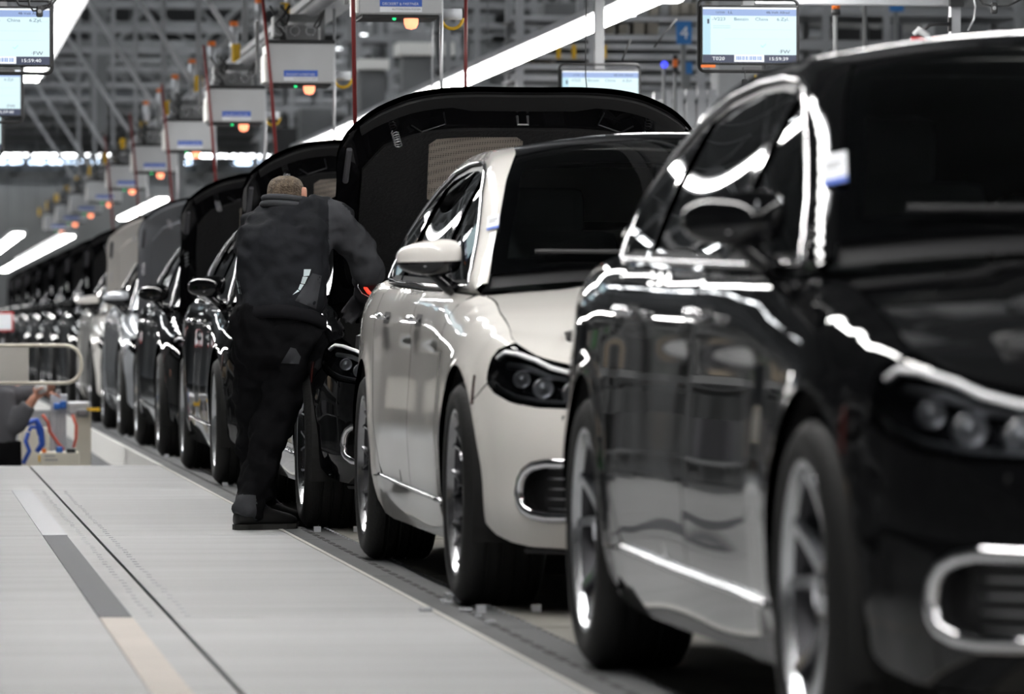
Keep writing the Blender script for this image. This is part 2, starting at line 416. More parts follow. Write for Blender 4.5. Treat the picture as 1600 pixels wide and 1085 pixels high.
def panel(name, fn, outer, m, parent, holes=(), step=.035, out='side', off=0.0, flange=.014, org=None, flip=False, nb=None):
    rings = [densify(outer, step)] + [densify(h, step) for h in holes]
    O = np.array(rings[0]); x0, y0 = O.min(0); x1, y1 = O.max(0)
    gx, gy = np.meshgrid(np.arange(x0 + step / 2, x1, step), np.arange(y0 + step / 2, y1, step)); gx = gx.ravel(); gy = gy.ravel()
    k = inpoly(gx, gy, O)
    for h in rings[1:]: k &= ~inpoly(gx, gy, h)
    gx, gy = gx[k], gy[k]
    allb = np.array([p for r in rings for p in r])
    d = ((gx[:, None] - allb[None, :, 0]) ** 2 + (gy[:, None] - allb[None, :, 1]) ** 2).min(1)
    k = d > (step * .45) ** 2; gx, gy = gx[k], gy[k]
    pts = [Vector(p) for p in allb] + [Vector((a, b)) for a, b in zip(gx, gy)]
    edges = []; i = 0
    for r in rings:
        n = len(r); edges += [(i + j, i + (j + 1) % n) for j in range(n)]; i += n
    vs, es, fs, *_ = delaunay_2d_cdt(pts, edges, [], 0, 1e-6)
    V = np.array([tuple(v) for v in vs]); F = np.array([f for f in fs if len(f) == 3])
    c = V[F].mean(1); k = inpoly(c[:, 0], c[:, 1], O)
    for h in rings[1:]: k &= ~inpoly(c[:, 0], c[:, 1], h)
    F = F[k]
    P, N = nrm(fn, V[:, 0], V[:, 1], out); P = P + N * off
    if nb: N = nb(V[:, 0], V[:, 1], P, N)
    e1 = P[F[:, 1]] - P[F[:, 0]]; e2 = P[F[:, 2]] - P[F[:, 0]]; fnm = np.cross(e1, e2)
    bad = (fnm * N[F[:, 0]]).sum(1) < 0; F[bad] = F[bad][:, ::-1]
    if flip: F = F[:, ::-1]; N = -N
    verts = list(P); norms = list(N); faces = [list(map(int, f)) for f in F]
    if flange:
        for r in rings:
            R = np.array(r); p, n = nrm(fn, R[:, 0], R[:, 1], out); p = p + n * off; q = p - n * flange
            m_ = len(r); i0 = len(verts)
            tan = np.roll(p, -1, 0) - np.roll(p, 1, 0); fn_ = np.cross(tan, n); fn_ /= np.maximum(np.sqrt((fn_ ** 2).sum(1)), 1e-9)[:, None]
            a = 0.5 * np.sum(R[:, 0] * np.roll(R[:, 1], -1) - np.roll(R[:, 0], -1) * R[:, 1])
            verts += list(p) + list(q); norms += list(fn_) * 2
            for j in range(m_): faces.append([i0 + j, i0 + (j + 1) % m_, i0 + m_ + (j + 1) % m_, i0 + m_ + j])
    if org is not None: verts = [np.array(v) - np.array(org) for v in verts]
    o = mesh_obj(name, verts, faces, m, parent, normals=norms)
    if org is not None: o.location = org
    return o
def edge3(fn, pts, off=0.0, step=.03, closed=True, out='side'):
    r = densify(pts, step) if closed else densify(pts, step)
    if not closed:
        d_ = math.hypot(pts[-1][0] - pts[0][0], pts[-1][1] - pts[0][1]); L = max(1, int(math.ceil(d_ / step))); r = r[:len(r) - L] + [pts[-1]]
    R = np.array(r, float); P, N = nrm(fn, R[:, 0], R[:, 1], out)
    return [Vector(p) for p in P + N * off]
def arch(c, f0, f1, n=26, R=.385):
    return [(c + R * math.cos(math.radians(f0 + (f1 - f0) * k / n)), .335 + R * math.sin(math.radians(f0 + (f1 - f0) * k / n))) for k in range(n + 1)]
def ztl(p0, p1, n=20, d=0.0):
    return [(p, float(ZTOP(p)) - d) for p in np.linspace(p0, p1, n)]
def sq(poly, s): return [(s * (p + PO), z) for p, z in poly]
# ------------------------------------------------------------------ wheels
def make_wheel(parent, loc, s, style='pair'):
    """outer face at x = s*.0 in wheel coordinates, axle along x; origin = hub centre"""
    R, r0, W = .356, .262, .255
    prof = [(r0, -.004), (r0 + .012, .006), (r0 + .03, .012), (r0 + .055, .010), (R - .022, -.002), (R - .008, -.018), (R, -.036)]
    for g in (.066, .112, .158, .204):
        prof += [(R, -g + .012), (R - .007, -g + .009), (R - .007, -g + .001), (R, -g - .002)]
    prof += [(R, -.222), (R - .01, -.238), (R - .03, -.250), (r0 + .04, -.256), (r0, -.246)]
    b = MB(); n = 144; N = len(prof)
    for k in range(n):
        an = 2 * PI * k / n
        for j, (r, h) in enumerate(prof):
            rr = r - (.0035 if (j in (4, 5, 6) and k % 2) else 0)
            b.v.append((s * h, rr * math.cos(an), rr * math.sin(an)))
        for j in range(N - 1):
            a = k * N + j; c = ((k + 1) % n) * N + j; b.f.append([a, a + 1, c + 1, c] if s > 0 else [a, c, c + 1, a + 1])
    rim = MB()
    rim.lathe([(r0 + .004, s * -.003), (r0 + .002, s * .004), (r0 - .010, s * .002), (r0 - .016, s * -.014), (r0 - .02, s * -.03)], 64, 'x')
    def spoke(a0, a1, r1, r2, w1, w2, d1, d2, cv=0.0, th=.022):
        n = 6; pl = []
        for i in range(n + 1):
            t = i / n; r = r1 + (r2 - r1) * t; an = a0 + (a1 - a0) * (t ** 1.4); ww = w1 + (w2 - w1) * t
            dep = d1 + (d2 - d1) * t - .014 * math.sin(PI * t)
            er = Vector((0, math.cos(an), math.sin(an))); et = Vector((0, -math.sin(an), math.cos(an)))
            base = er * r
            pl.append([base - et * ww / 2 + Vector((s * (dep - th), 0, 0)), base - et * ww / 2 * .6 + Vector((s * dep, 0, 0)),
                       base + et * ww / 2 * .6 + Vector((s * dep, 0, 0)), base + et * ww / 2 + Vector((s * (dep - th), 0, 0))])
        i0 = len(rim.v)
        for row in pl: rim.v += [tuple(v) for v in row]
        for i in range(n):
            for j in range(3):
                a = i0 + i * 4 + j; q = [a, a + 1, a + 5, a + 4]; rim.f.append(q if s < 0 else q[::-1])
    if style == 'pair':
        for k in range(5):
            a = 2 * PI * k / 5 + .3
            for e in (-1, 1): spoke(a + e * .13, a + e * .27, .045, r0 - .012, .052, .036, -.040, -.010)
    else:
        for k in range(9):
            a = 2 * PI * k / 9
            spoke(a, a + .10, .045, .165, .034, .024, -.036, -.022)
            spoke(a + .05, a + .26, .14, r0 - .012, .018, .017, -.024, -.010); spoke(a + .05, a - .09, .14, r0 - .012, .018, .017, -.024, -.010)
    rim.lathe([(.001, s * -.026), (.034, s * -.027), (.040, s * -.034), (.062, s * -.040), (.066, s * -.07)], 32, 'x')
    wh = rim.build('wheel', 'rim_silver' if style == 'pair' else 'rim_dark', parent, angle=40)
    wh.location = loc
    b.build('tyre', 'rubber', wh, angle=35)
    bb = MB(); bb.lathe([(r0 - .018, s * -.02), (r0 - .03, s * -.06), (r0 - .035, s * -.20), (r0 - .02, s * -.245), (.02, s * -.246)], 48, 'x')
    bb.build('rim_barrel', 'rim_barrel', wh, smooth=True)
    d = MB(); d.lathe([(.07, s * -.085), (.185, s * -.085), (.187, s * -.10), (.185, s * -.115), (.07, s * -.115)], 48, 'x')
    d.build('brake_disc', 'disc', wh, angle=40)
    st = MB()
    for k in range(3):
        a = PI / 2 + k * 2 * PI / 3
        tip = (0.026 * math.cos(a), .026 * math.sin(a)); l = (.006 * math.cos(a + PI / 3), .006 * math.sin(a + PI / 3)); r = (.006 * math.cos(a - PI / 3), .006 * math.sin(a - PI / 3))
        st.prism([(0, 0), r, tip, l], .003, lambda x, y, z: (s * (-.026 + z), x, y))
    st.lathe([(.026, s * -.026), (.026, s * -.022), (.029, s * -.022), (.029, s * -.026)], 24, 'x')
    st.build('hub_emblem', 'chrome', wh)
    for k in range(5):
        a = 2 * PI * k / 5 + .3; bo = MB()
        bo.lathe([(.001, s * -.030), (.008, s * -.031), (.009, s * -.045)], 8, 'x', c=(0, .052 * math.cos(a), .052 * math.sin(a)))
        bo.build('wheel_bolt', 'disc', wh)
    return wh
# ------------------------------------------------------------------ the car
HLOUT = [(-.375, .780), (-.352, .768), (-.347, .742), (-.366, .680), (-.415, .643), (-.50, .614), (-.60, .600), (-.70, .597), (-.80, .603), (-.855, .622), (-.882, .655)]
def make_car(style):
    car = empty('car')
    for s in (-1, 1):
        fs = Sfn
        HLb = HLOUT[3:] + [(-.89, float(ZTOP(-.89)) - .004)]
        # front fender
        fen = ([(-.368, .668)] + arch(0, 136, -11, 34) + [(.45, .268), (.60, .272), (.612, .5), (.602, .75), (.60, .88), (.615, float(ZTOP(.615)))]
               + ztl(.60, -.375, 26) + [(-.372, .784), (-.346, .771), (-.340, .742), (-.360, .68)])
        panel('front_fender', fs, sq(fen, s), 'paint', car, step=.03, flange=.02)
        fd = [(.611, .272), (1.0, .276), (1.58, .284), (1.60, .40), (1.615, .7), (1.62, .85), (1.618, float(ZTOP(1.618)) - .002)] + ztl(1.61, .626, 14, .002) + [(.609, .88), (.611, .75), (.621, .5)]
        dr = panel('front_door', fs, sq(fd, s), 'paint', car)
        rd = ([(1.588, .284), (2.2, .292), (2.55, .297), (2.66, .34), (2.74, .43), (2.79, .55), (2.85, .66), (2.90, .76), (2.92, .86), (2.91, float(ZTOP(2.91)) - .002)]
              + ztl(2.89, 1.628, 16, .002) + [(1.629, .85), (1.624, .7), (1.609, .40)])
        rdr = panel('rear_door', fs, sq(rd, s), 'paint', car)
        sill = [(.385, .262), (.378, .20), (.40, .15), (.6, .135), (2.6, .135), (2.8, .15), (2.835, .20), (2.828, .29), (2.60, .286), (1.6, .276), (.6, .264)]
        panel('sill_panel', fs, sq(sill, s), 'paint', car)
        ch = edge3(fs, sq([(.50, .272), (1.2, .279), (2.0, .288), (2.62, .300)], s), .006, .08, closed=False)
        MB().tube(ch, .0095, 8).build('sill_trim', 'chrome', car, smooth=True)
        qp = ([(2.835, .29)] + arch(3.216, 188, -12, 34)[0:] + [(3.72, .25), (3.76, .5), (3.80, .62), (3.95, .70), (4.02, .80), (4.02, .93), (4.0, float(ZTOP(4.0)))]
              + ztl(3.98, 2.92, 20) + [(2.93, .86), (2.91, .76), (2.86, .66), (2.80, .55), (2.75, .43), (2.67, .34), (2.62, .305)])
        panel('rear_quarter_panel', fs, sq(qp, s), 'paint', car)
        panel('rear_bumper', fs, sq([(3.725, .20), (5.068, .20), (5.068, .70), (4.5, .70), (3.96, .69), (3.81, .615), (3.77, .5)], s), 'paint', car, step=.05)
        panel('trunk_lid', fs, sq([(4.03, .94), (4.6, .93), (5.068, .93), (5.068, 1.058)] + ztl(5.0, 4.02, 10), s), 'paint', car, step=.05)
        panel('taillight', fs, sq([(3.97, .705), (4.5, .71), (5.0, .74), (5.0, .84), (4.6, .90), (4.04, .93), (4.03, .80)], s), 'red_lens', car, step=.05)
        # handles
        for pz in (1.40, 2.52):
            zz = .862 + .01 * (pz - 1.4)
            h = MB(); e = edge3(fs, sq([(pz - .10, zz), (pz + .10, zz + .003)], s), .030, .03, closed=False)
            N = len(e); h.tube(e, [.007] + [.012] * (N - 2) + [.007], 8)
            e2 = edge3(fs, sq([(pz - .07, zz), (pz - .065, zz)], s), 0, .1, closed=False); e3 = edge3(fs, sq([(pz + .07, zz), (pz + .065, zz)], s), 0, .1, closed=False)
            for e_ in (e2, e3): h.tube([e_[0], e_[0] + Vector((s * .032, 0, 0))], .008, 6)
            h.build('door_handle', 'chrome', dr if pz < 2 else rdr, smooth=True)
            panel('handle_recess', fs, sq([(pz - .09, zz - .022), (pz + .09, zz - .020), (pz + .10, zz), (pz + .09, zz + .022), (pz - .09, zz + .02), (pz - .10, zz)], s), 'black_plastic', dr if pz < 2 else rdr, off=.0012, flange=0)
        # side windows
        G = Gfn(s)
        DLO = [(.715, .972), (.745, 1.03), (.87, 1.112), (1.0, 1.184), (1.15, 1.264), (1.3, 1.332), (1.42, 1.372), (1.6, 1.402), (1.9, 1.423), (2.3, 1.428), (2.7, 1.410), (3.0, 1.352), (3.2, 1.268), (3.30, 1.168), (3.27, 1.07), (3.20, 1.02), (3.1, 1.010),
               (2.4, .996), (1.6, .980), (1.1, .970)]
        bot = [(y, float(ZTOP(y)) + .002) for y in np.linspace(.58, 4.08, 30)]
        top = [(y, float(RC(y)[1])) for y in np.linspace(4.08, .58, 44)]
        panel('window_frame', G, bot + top, 'paint', car, holes=[DLO], step=.022, flange=.02, nb=nb_side(s))
        def inset(poly, d):
            P = np.array(poly); c = P.mean(0); a = np.roll(P, -1, 0) - np.roll(P, 1, 0); n = np.stack([a[:, 1], -a[:, 0]], 1); n /= np.sqrt((n ** 2).sum(1))[:, None]
            sgn = 1 if np.sum((P - c) * n) > 0 else -1
            return [tuple(p - sgn * q * d) for p, q in zip(P, n)]
        MB().tube(edge3(G, inset(DLO, .002), .003, .03), .0082, 8, closed=True).build('window_trim', 'chrome', car, smooth=True)
        yy, zz_ = np.meshgrid(np.linspace(.85, 3.1, 60), np.linspace(1.0, 1.41, 30)); tz = RC(yy)[..., 1]; k_ = zz_ < tz - .02; yy = yy[k_]; zz_ = zz_[k_]
        pw = [(i, j) for i in range(4) for j in range(4 - i)]
        cf = np.linalg.lstsq(np.stack([(yy - 2) ** i * (zz_ - 1.2) ** j for i, j in pw], 1), G(yy, zz_)[:, 0], rcond=None)[0]
        def GG(y, z, cf=cf):
            P = G(y, z); P[..., 0] = sum(c * (np.asarray(y) - 2) ** i * (np.asarray(z) - 1.2) ** j for c, (i, j) in zip(cf, pw)); P[..., 1] = y; return P
        zin = inset(DLO, .010)
        panel('window_rubber', G, DLO, 'black_plastic', car, holes=[inset(DLO, .028)], off=-.006, flange=0)
        fr_ = [p for p in zin if p[0] < 1.50]; re_ = [p for p in zin if p[0] > 1.66]
        def ztopd(y):
            t = [p for p in zin]; xs = [(p[0], p[1]) for p in t[:13]]; return float(np.interp(y, [a for a, b in xs], [b for a, b in xs]))
        topf = [p for p in zin[:13] if p[0] < 1.545] + [(1.55, ztopd(1.55))]; botf = [(1.50, .985)] + [p for p in zin[13:] if p[0] < 1.48]
        panel('front_window', GG, topf + botf, 'glass_dark', car, off=-.010, flange=0)
        topr = [(1.64, ztopd(1.64))] + [p for p in zin[:13] if 1.65 < p[0] < 2.83] + [(2.84, ztopd(2.84))]; botr = [(2.74, 1.008), (2.4, 1.002), (1.9, .993), (1.60, .988)]
        panel('rear_window', GG, topr + botr, 'glass_dark', car, off=-.010, flange=0)
        panel('quarter_window', GG, [(2.78, 1.02), (2.88, ztopd(2.88))] + [p for p in zin[:14] if p[0] > 2.9] + [(3.20, 1.035)], 'glass_dark', car, off=-.010, flange=0)
        panel('window_pillar', G, [(1.50, .985), (1.55, 1.390), (1.64, 1.400), (1.60, .988)], 'gloss_black', car, off=-.004, flange=.01)
        panel('window_pillar', G, [(2.74, 1.01), (2.84, 1.37), (2.88, 1.36), (2.78, 1.01)], 'gloss_black', car, off=-.004, flange=.01)
        # A pillar foot
        # mirror
        mr = MB(); mx, my, mz = s * .925, .93, 1.105
        nu, nv = 28, 18
        def sup(uu, vv, ax, ay, az, ex=.62):
            f = lambda w, e: math.copysign(abs(w) ** e, w)
            cx, sx_, cz, sz = math.cos(uu), math.sin(uu), math.cos(vv), math.sin(vv)
            x = ax * f(cz, ex) * f(cx, ex); y = ay * f(cz, ex) * f(sx_, ex); z = az * f(sz, ex)
            return x, y, z
        def mshell(zlo, zhi, grow):
            b = MB()
            vv0 = math.asin(max(-1, min(1, math.copysign(abs(zlo) ** (1 / .62), zlo)))); vv1 = math.asin(math.copysign(abs(zhi) ** (1 / .62), zhi))
            for j in range(nv + 1):
                vv = vv0 + (vv1 - vv0) * j / nv
                for i in range(nu):
                    uu = 2 * PI * i / nu; x, y, z = sup(uu, vv, .108 * grow, .062 * grow, .064 * grow)
                    o = (x * s + .108) / .216          # 0 inboard .. 1 outboard
                    k = 1 - .34 * o ** 2; z = z * k + .010 * (1 - o)
                    y = y * (1.0 if y < 0 else .45) - (.018 * (1 - o ** 2)) + .02 * o
                    b.v.append((mx + x, my + y, mz + z))
            for j in range(nv):
                for i in range(nu):
                    a = j * nu + i; c = j * nu + (i + 1) % nu; b.f.append([a, c, c + nu, a + nu])
            return b
        base = mshell(-1, -.18, .985)
        base.build('wing_mirror', 'gloss_black', car, smooth=True)
        mo = car.children[-1] if False else COL.objects[-1]
        cap = mshell(-.22, 1, 1.0); cap.build('mirror_cap', 'paint', mo, smooth=True)
        arm = MB(); arm.tube([(s * .835, .90, 1.00), (s * .865, .91, 1.018), (s * .90, .92, 1.05), (s * .92, .925, 1.065)], [.028, .026, .022, .02], 10).build('mirror_arm', 'gloss_black', mo, smooth=True)
        gl = MB(); gl.box((mx - s * .01, my + .012, mz + .002), (.16, .006, .086), cham=.002); gl.build('mirror_glass', 'chrome', mo)
        rl = MB(); rl.tube([(mx - s * .05, my - .064, mz - .022), (mx + s * .02, my - .055, mz - .023), (mx + s * .08, my - .028, mz - .022), (mx + s * .10, my - .0, mz - .02)], .004, 6).build('mirror_indicator', 'satin_metal', mo)
        # door sail
        # headlight
        hl = HLOUT + [(-.884, float(ZTOP(-.884)) - .006)] + ztl(-.87, -.40, 16, .006)
        housing = panel('headlight', fs, sq(hl, s), 'gloss_black', car, off=-.060, flange=0)
        panel('headlight_lens', fs, sq(hl, s), 'glass_lens', housing, off=-.001, flange=.0)
        hw = MB(); e0 = edge3(fs, sq(hl, s), 0, .04); e1 = edge3(fs, sq(hl, s), -.06, .04); n_ = len(e0)
        hw.v = [tuple(v) for v in e0 + e1]; hw.f = [[j, (j + 1) % n_, n_ + (j + 1) % n_, n_ + j] for j in range(n_)]; hw.build('headlight_rim', 'gloss_black', housing)
        drl = [(-.365, .745), (-.385, .765), (-.44, .760), (-.48, .752), (-.53, .742), (-.60, .718), (-.68, .700), (-.78, .692), (-.87, .690)]
        top_ = edge3(fs, sq(drl, s), -.008, .02, closed=False)
        MB().tube(top_, .0095, 8).build('light_strip', 'strip_glint_white', housing, smooth=True)
        eb = edge3(fs, sq([(-.40, .735), (-.50, .728), (-.60, .700), (-.70, .688), (-.87, .680)], s), -.03, .03, closed=False)
        MB().tube(eb, .010, 8).build('light_strip', 'satin_metal', housing, smooth=True)
        lo = edge3(fs, sq([(-.382, .675), (-.425, .650), (-.50, .628), (-.60, .614), (-.72, .611), (-.82, .617)], s), -.012, .02, closed=False)
        MB().tube(lo, .009, 8).build('lower_strip', 'rim_silver', housing, smooth=True)
        for (pp, zz, rr) in ((-.47, .695, .026), (-.57, .668, .032), (-.68, .655, .036), (-.79, .65, .034)):
            c = edge3(fs, sq([(pp, zz), (pp + .001, zz)], s), -.04, 1)[0]
            l = MB(); l.lathe([(rr, .0), (rr * 1.0, -.026), (rr * .84, -.028), (rr * .80, -.010), (rr * .5, -.022), (.001, -.028)], 20, 'y', c=tuple(c)); l.build('lamp_module', 'engine_alu', housing, smooth=True)
        panel('side_marker', fs, sq([(-.305, .60), (-.290, .60), (-.258, .69), (-.273, .69)], s), 'amber', car, off=.002, flange=.004, step=.02)
        # wheel arch liner
        for cy in (0, 3.216):
            L = MB(); n_ = 30
            for k in range(n_ + 1):
                a = math.radians(-24 + 228 * k / n_); yy, zz = cy + .40 * math.cos(a), .335 + RAISE + .40 * math.sin(a)
                L.v += [(s * .925, yy, zz), (s * .60, yy, zz), (s * .60, cy, .375)]
            for k in range(n_): L.f += [[3 * k, 3 * k + 1, 3 * k + 4, 3 * k + 3], [3 * k + 1, 3 * k + 2, 3 * k + 4]]
            L.build('wheel_arch_liner', 'dark_liner', car, smooth=False)
            make_wheel(car, (s * .935, cy, .356), s, style)
        # engine bay side wall + fender edge
        W = MB(); ps = np.linspace(-.40, .56, 22); E = Efn(ps, 1)
        for e in E: W.v += [(s * (e[0] + .0), e[1], e[2] - .004), (s * (e[0] - .028), e[1], e[2] - .022), (s * (e[0] - .034), e[1], e[2] - .22), (s * (e[0] - .10), e[1], e[2] - .30)]
        for k in range(len(ps) - 1):
            for j in range(3): W.f.append([4 * k + j, 4 * k + j + 1, 4 * k + 5 + j, 4 * k + 4 + j])
        W.build('inner_fender', 'paint', car, smooth=True)
    # ---- centre pieces
    half = ([(-1.35, .165), (-.75, .162), (-.56, .168), (-.47, .180), (-.405, .20), (-.372, .235)] + arch(0, 190, 137, 14) + [(-.29, .606), (-.372, .662), (-.415, .636)] + [(p, z - .007) for p, z in HLOUT[5:]]
            + [(-.893, .665), (-.896, float(ZTOP(-.896)) - .003)] + ztl(-.92, -1.345, 8, .003))
    full = [(p + PO, z) for p, z in half] + [(-(p + PO), z) for p, z in half[::-1] if abs(p + PO) > .001]
    INT = [(-.535, .335), (-.542, .375), (-.562, .408), (-.595, .428), (-.64, .437), (-1.02, .432), (-1.03, .40), (-1.03, .28), (-1.015, .250), (-.64, .248), (-.592, .256), (-.556, .275), (-.540, .30)]
    GR = [(.0, .70), (.30, .70), (.42, .67), (.455, .58), (.43, .46), (.36, .40), (.0, .385)]
    grh = GR + [(-a, b) for a, b in GR[::-1] if a > 0]
    panel('front_bumper', Sfn, full, 'paint', car, holes=[sq(INT, 1), sq(INT, -1), grh], step=.03, flange=.03)
    panel('lower_lip', Sfn, [(-.83, .150), (.83, .150), (.83, .163), (-.83, .163)], 'black_plastic', car, off=.004, flange=.03, step=.05)
    for s in (-1, 1):
        I = sq(INT, s)
        ck = panel('air_intake', Sfn, I, 'black_plastic', car, off=-.065, flange=0)
        e0 = edge3(Sfn, I, .0, .03); e1 = edge3(Sfn, I, -.065, .03); n_ = len(e0); hw = MB()
        hw.v = [tuple(v) for v in e0 + e1]; hw.f = [[j, (j + 1) % n_, n_ + (j + 1) % n_, n_ + j] for j in range(n_)]; hw.build('intake_wall', 'black_plastic', ck)
        P = np.array(INT); c = P.mean(0); a = np.roll(P, -1, 0) - np.roll(P, 1, 0); nn = np.stack([a[:, 1], -a[:, 0]], 1); nn /= np.sqrt((nn ** 2).sum(1))[:, None]
        sgn = 1 if np.sum((P - c) * nn) > 0 else -1
        inn = [tuple(p - sgn * q * .012) for p, q in zip(P, nn)]; inn2 = [tuple(p - sgn * q * .030) for p, q in zip(P, nn)]
        ra = edge3(Sfn, sq(inn, s), -.002, .02)
        MB().tube(ra, .0165, 10, closed=True).build('intake_surround', 'chrome', ck, smooth=True)
        for k in range(5):
            zz = .285 + .031 * k
            sl = edge3(Sfn, sq([(-.625, zz), (-1.0, zz)], s), -.035, .04, closed=False)
            MB().tube(sl, .0035, 6).build('intake_slat', 'satin_metal' , ck, smooth=True)
    gr = panel('grille', Sfn, grh, 'black_plastic', car, off=-.05, flange=0)
    MB().tube(edge3(Sfn, grh, .0, .03), .014, 8, closed=True).build('grille_frame', 'chrome', gr, smooth=True)
    for zz in (.46, .53, .60, .66):
        MB().tube(edge3(Sfn, [(-.41, zz), (.41, zz)], -.025, .05, closed=False), .007, 6).build('grille_bar', 'chrome', gr, smooth=True)
    # windscreen and roof
    A9 = AX * .915
    wsr = [(AX * .97, .64), (AX * .965, .78), (AX * .945, 1.0), (AX * .925, 1.2), (AX * .90, 1.36), (AX * .88, 1.42)]
    ws = wsr + [(-a, b) for a, b in wsr[::-1]]
    pano = [(AX * .884, 1.425), (A9 * .967, 2.2), (A9 * .90, 2.93), (-A9 * .90, 2.93), (-A9 * .967, 2.2), (-AX * .884, 1.425)]
    rg = [(A9 * .90, 3.05), (A9 * .96, 3.4), (A9 * .95, 3.78), (-A9 * .95, 3.78), (-A9 * .96, 3.4), (-A9 * .90, 3.05)]
    for s in (-1, 1):
        inner = [(AX * .975, .58)] + wsr[:5] + [(AX * .885, 1.45), (A9 * .97, 2.2), (A9 * .90, 2.94)]
        pl = [(s * a, b) for a, b in inner] + [(s * AX, y) for y in np.linspace(2.94, .58, 46)]
        panel('roof_rail', Tfn, pl, 'paint', car, out='up', step=.022, flange=.012, nb=nb_top)
    outer = [(AX, y) for y in np.linspace(2.943, 4.1, 20)] + [(-AX, y) for y in np.linspace(4.1, 2.943, 20)]
    panel('rear_roof', Tfn, outer, 'paint', car, holes=[rg], out='up', step=.045, flange=.02, nb=nb_top)
    sc = lambda poly, k, yc: [(a * k, yc + (b - yc) * k) for a, b in poly]
    panel('windshield', Tfn, sc(ws, .995, 1.1), 'glass_screen', car, out='up', off=-.003, flange=0, step=.045)
    wi = [(a * .93, 1.07 + (b - 1.07) * (.80 if b < 1 else .88)) for a, b in ws]
    panel('windshield_border', Tfn, ws, 'gloss_black', car, holes=[wi], out='up', off=-.008, flange=0, step=.04)
    panel('cowl', Tfn, [(AX * .97, .58), (AX * .965, .66), (-AX * .965, .66), (-AX * .97, .58)], 'black_plastic', car, out='up', off=-.02, flange=0, step=.06)
    panel('roof_glass', Tfn, pano, 'gloss_black', car, out='up', off=-.002, flange=.0, step=.06)
    panel('rear_glass', Tfn, rg, 'glass_dark', car, out='up', off=-.003, flange=0, step=.06)
    def Dfn(a, p):
        a = np.asarray(a, float); p = np.asarray(p, float); E = Efn(p, 1); k = 1 - a * a
        return np.stack([a * E[..., 0], E[..., 1] + k * .18 * sstep(4.0, 4.26, p), E[..., 2] + .03 * k], -1)
    panel('deck_lid', Dfn, [(-.99, 3.85), (.99, 3.85), (.99, 4.26), (-.99, 4.26)], 'paint', car, out='up', step=.06)
    for s in (-1, 1):
        wp = [Tfn(np.array(x), np.array(y)) for x, y in ((.60, .68), (.30, .74), (.0, .72))] if s > 0 else [Tfn(np.array(x), np.array(y)) for x, y in ((-.02, .66), (-.3, .69), (-.55, .72))]
        MB().tube([Vector(p) + Vector((0, -.02, .012)) for p in wp], .008, 6).build('wiper', 'black_plastic', car)
    # tub, floor pan, cabin
    t = MB(); t.box((0, 2.0, .19), (1.25, 4.6, .04)); t.box((0, -.35, .2), (1.1, .7, .03)); t.box((.80, 1.72, .55), (.02, 2.1, .74)); t.box((-.80, 1.72, .55), (.02, 2.1, .74)); t.box((0, .74, .60), (1.5, .03, .76)); t.box((0, 3.4, .70), (1.3, .03, .66))
    t.build('floor_pan', 'dark_liner', car)
    d = MB(); d.box((0, 1.10, .93), (1.48, .46, .14), cham=.05); d.box((0, 1.28, .70), (.24, .5, .34), cham=.03); d.build('dashboard', 'cabin', car)
    for s in (-1, 1):
        for (y, mm) in ((1.72, 'seat_wrap' if s < 0 else 'seat'), (2.75, 'seat')):
            q = MB(); q.box((s * .38, y, .58), (.52, .52, .20), cham=.06); R_ = Matrix.Rotation(-.25, 3, 'X')
            q.box((s * .38, y + .33, .90), (.52, .15, .66), rot=R_, cham=.06); q.box((s * .38, y + .42, 1.29), (.28, .11, .18), cham=.045)
            q.build('seat', mm, car, smooth=False)
    sw = MB(); R_ = Matrix.Rotation(-.35, 3, 'X'); cc = Vector((.38, 1.36, .98))
    sw.tube([cc + R_ @ Vector((.185 * math.cos(a), 0, .185 * math.sin(a))) for a in np.linspace(0, 2 * PI, 25)[:-1]], .014, 8, closed=True)
    sw.box(cc, (.34, .03, .06), rot=R_, cham=.01); sw.box(cc + Vector((0, 0, -.09)), (.05, .03, .16), rot=R_); sw.build('steering_wheel', 'cabin', car, smooth=False)
    rm = MB(); rm.box((0, 1.26, 1.40), (.24, .03, .07), cham=.01); rm.build('rearview_mirror', 'black_plastic', car)
    # engine bay
    eb = MB(); eb.box((0, -.08, .60), (1.38, 1.28, .02)); eb.build('engine_bay_floor', 'dark_liner', car)
    fx = MB(); fx.box((0, -.60, .70), (1.30, .12, .05), cham=.012); fx.box((-.3, -.50, .725), (.05, .16, .03), cham=.01); fx.box((.3, -.50, .725), (.05, .16, .03), cham=.01); fx.build('radiator_support', 'black_plastic', car)
    ec = MB(); ec.box((0, .0, .80), (.56, .74, .11), cham=.04); ec.box((0, .0, .862), (.40, .5, .02), cham=.008); ec.box((0, -.42, .77), (.46, .08, .05), cham=.02); ec.build('engine_cover', 'black_plastic', car)
    em = MB()
    for k in range(4): em.box((0, -.2 + .13 * k, .875), (.34, .012, .006))
    em.build('cover_ribs', 'satin_metal', COL.objects[-1])
    for s in (-1, 1):
        st = MB(); st.lathe([(.10, 0), (.095, .06), (.06, .075), (.03, .08), (.001, .08)], 24, 'z', c=(s * .60, .05, .78)); st.build('strut_tower', 'engine_alu', car, angle=40)
        ss = MB(); ss.tube([(s * .66, .36, .90), (s * .68, .20, 1.16), (s * .69, .17, 1.22)], [.011, .011, .006], 8).build('gas_strut', 'gloss_black', car, smooth=True)
        bb = MB(); bb.box((s * .50, -.33, .80), (.28, .26, .14), cham=.03); bb.build('washer_tank', 'black_plastic', car); bb = MB(); bb.box((s * .52, .34, .82), (.26, .24, .13), cham=.03); bb.build('fuse_box', 'black_plastic', car)
        hz = MB(); hz.tube([(s * .36, -.48, .84), (s * .44, -.30, .90), (s * .50, -.12, .88), (s * .42, .1, .89), (s * .36, .3, .90)], .016, 8).build('hose', 'rubber', car, smooth=True)
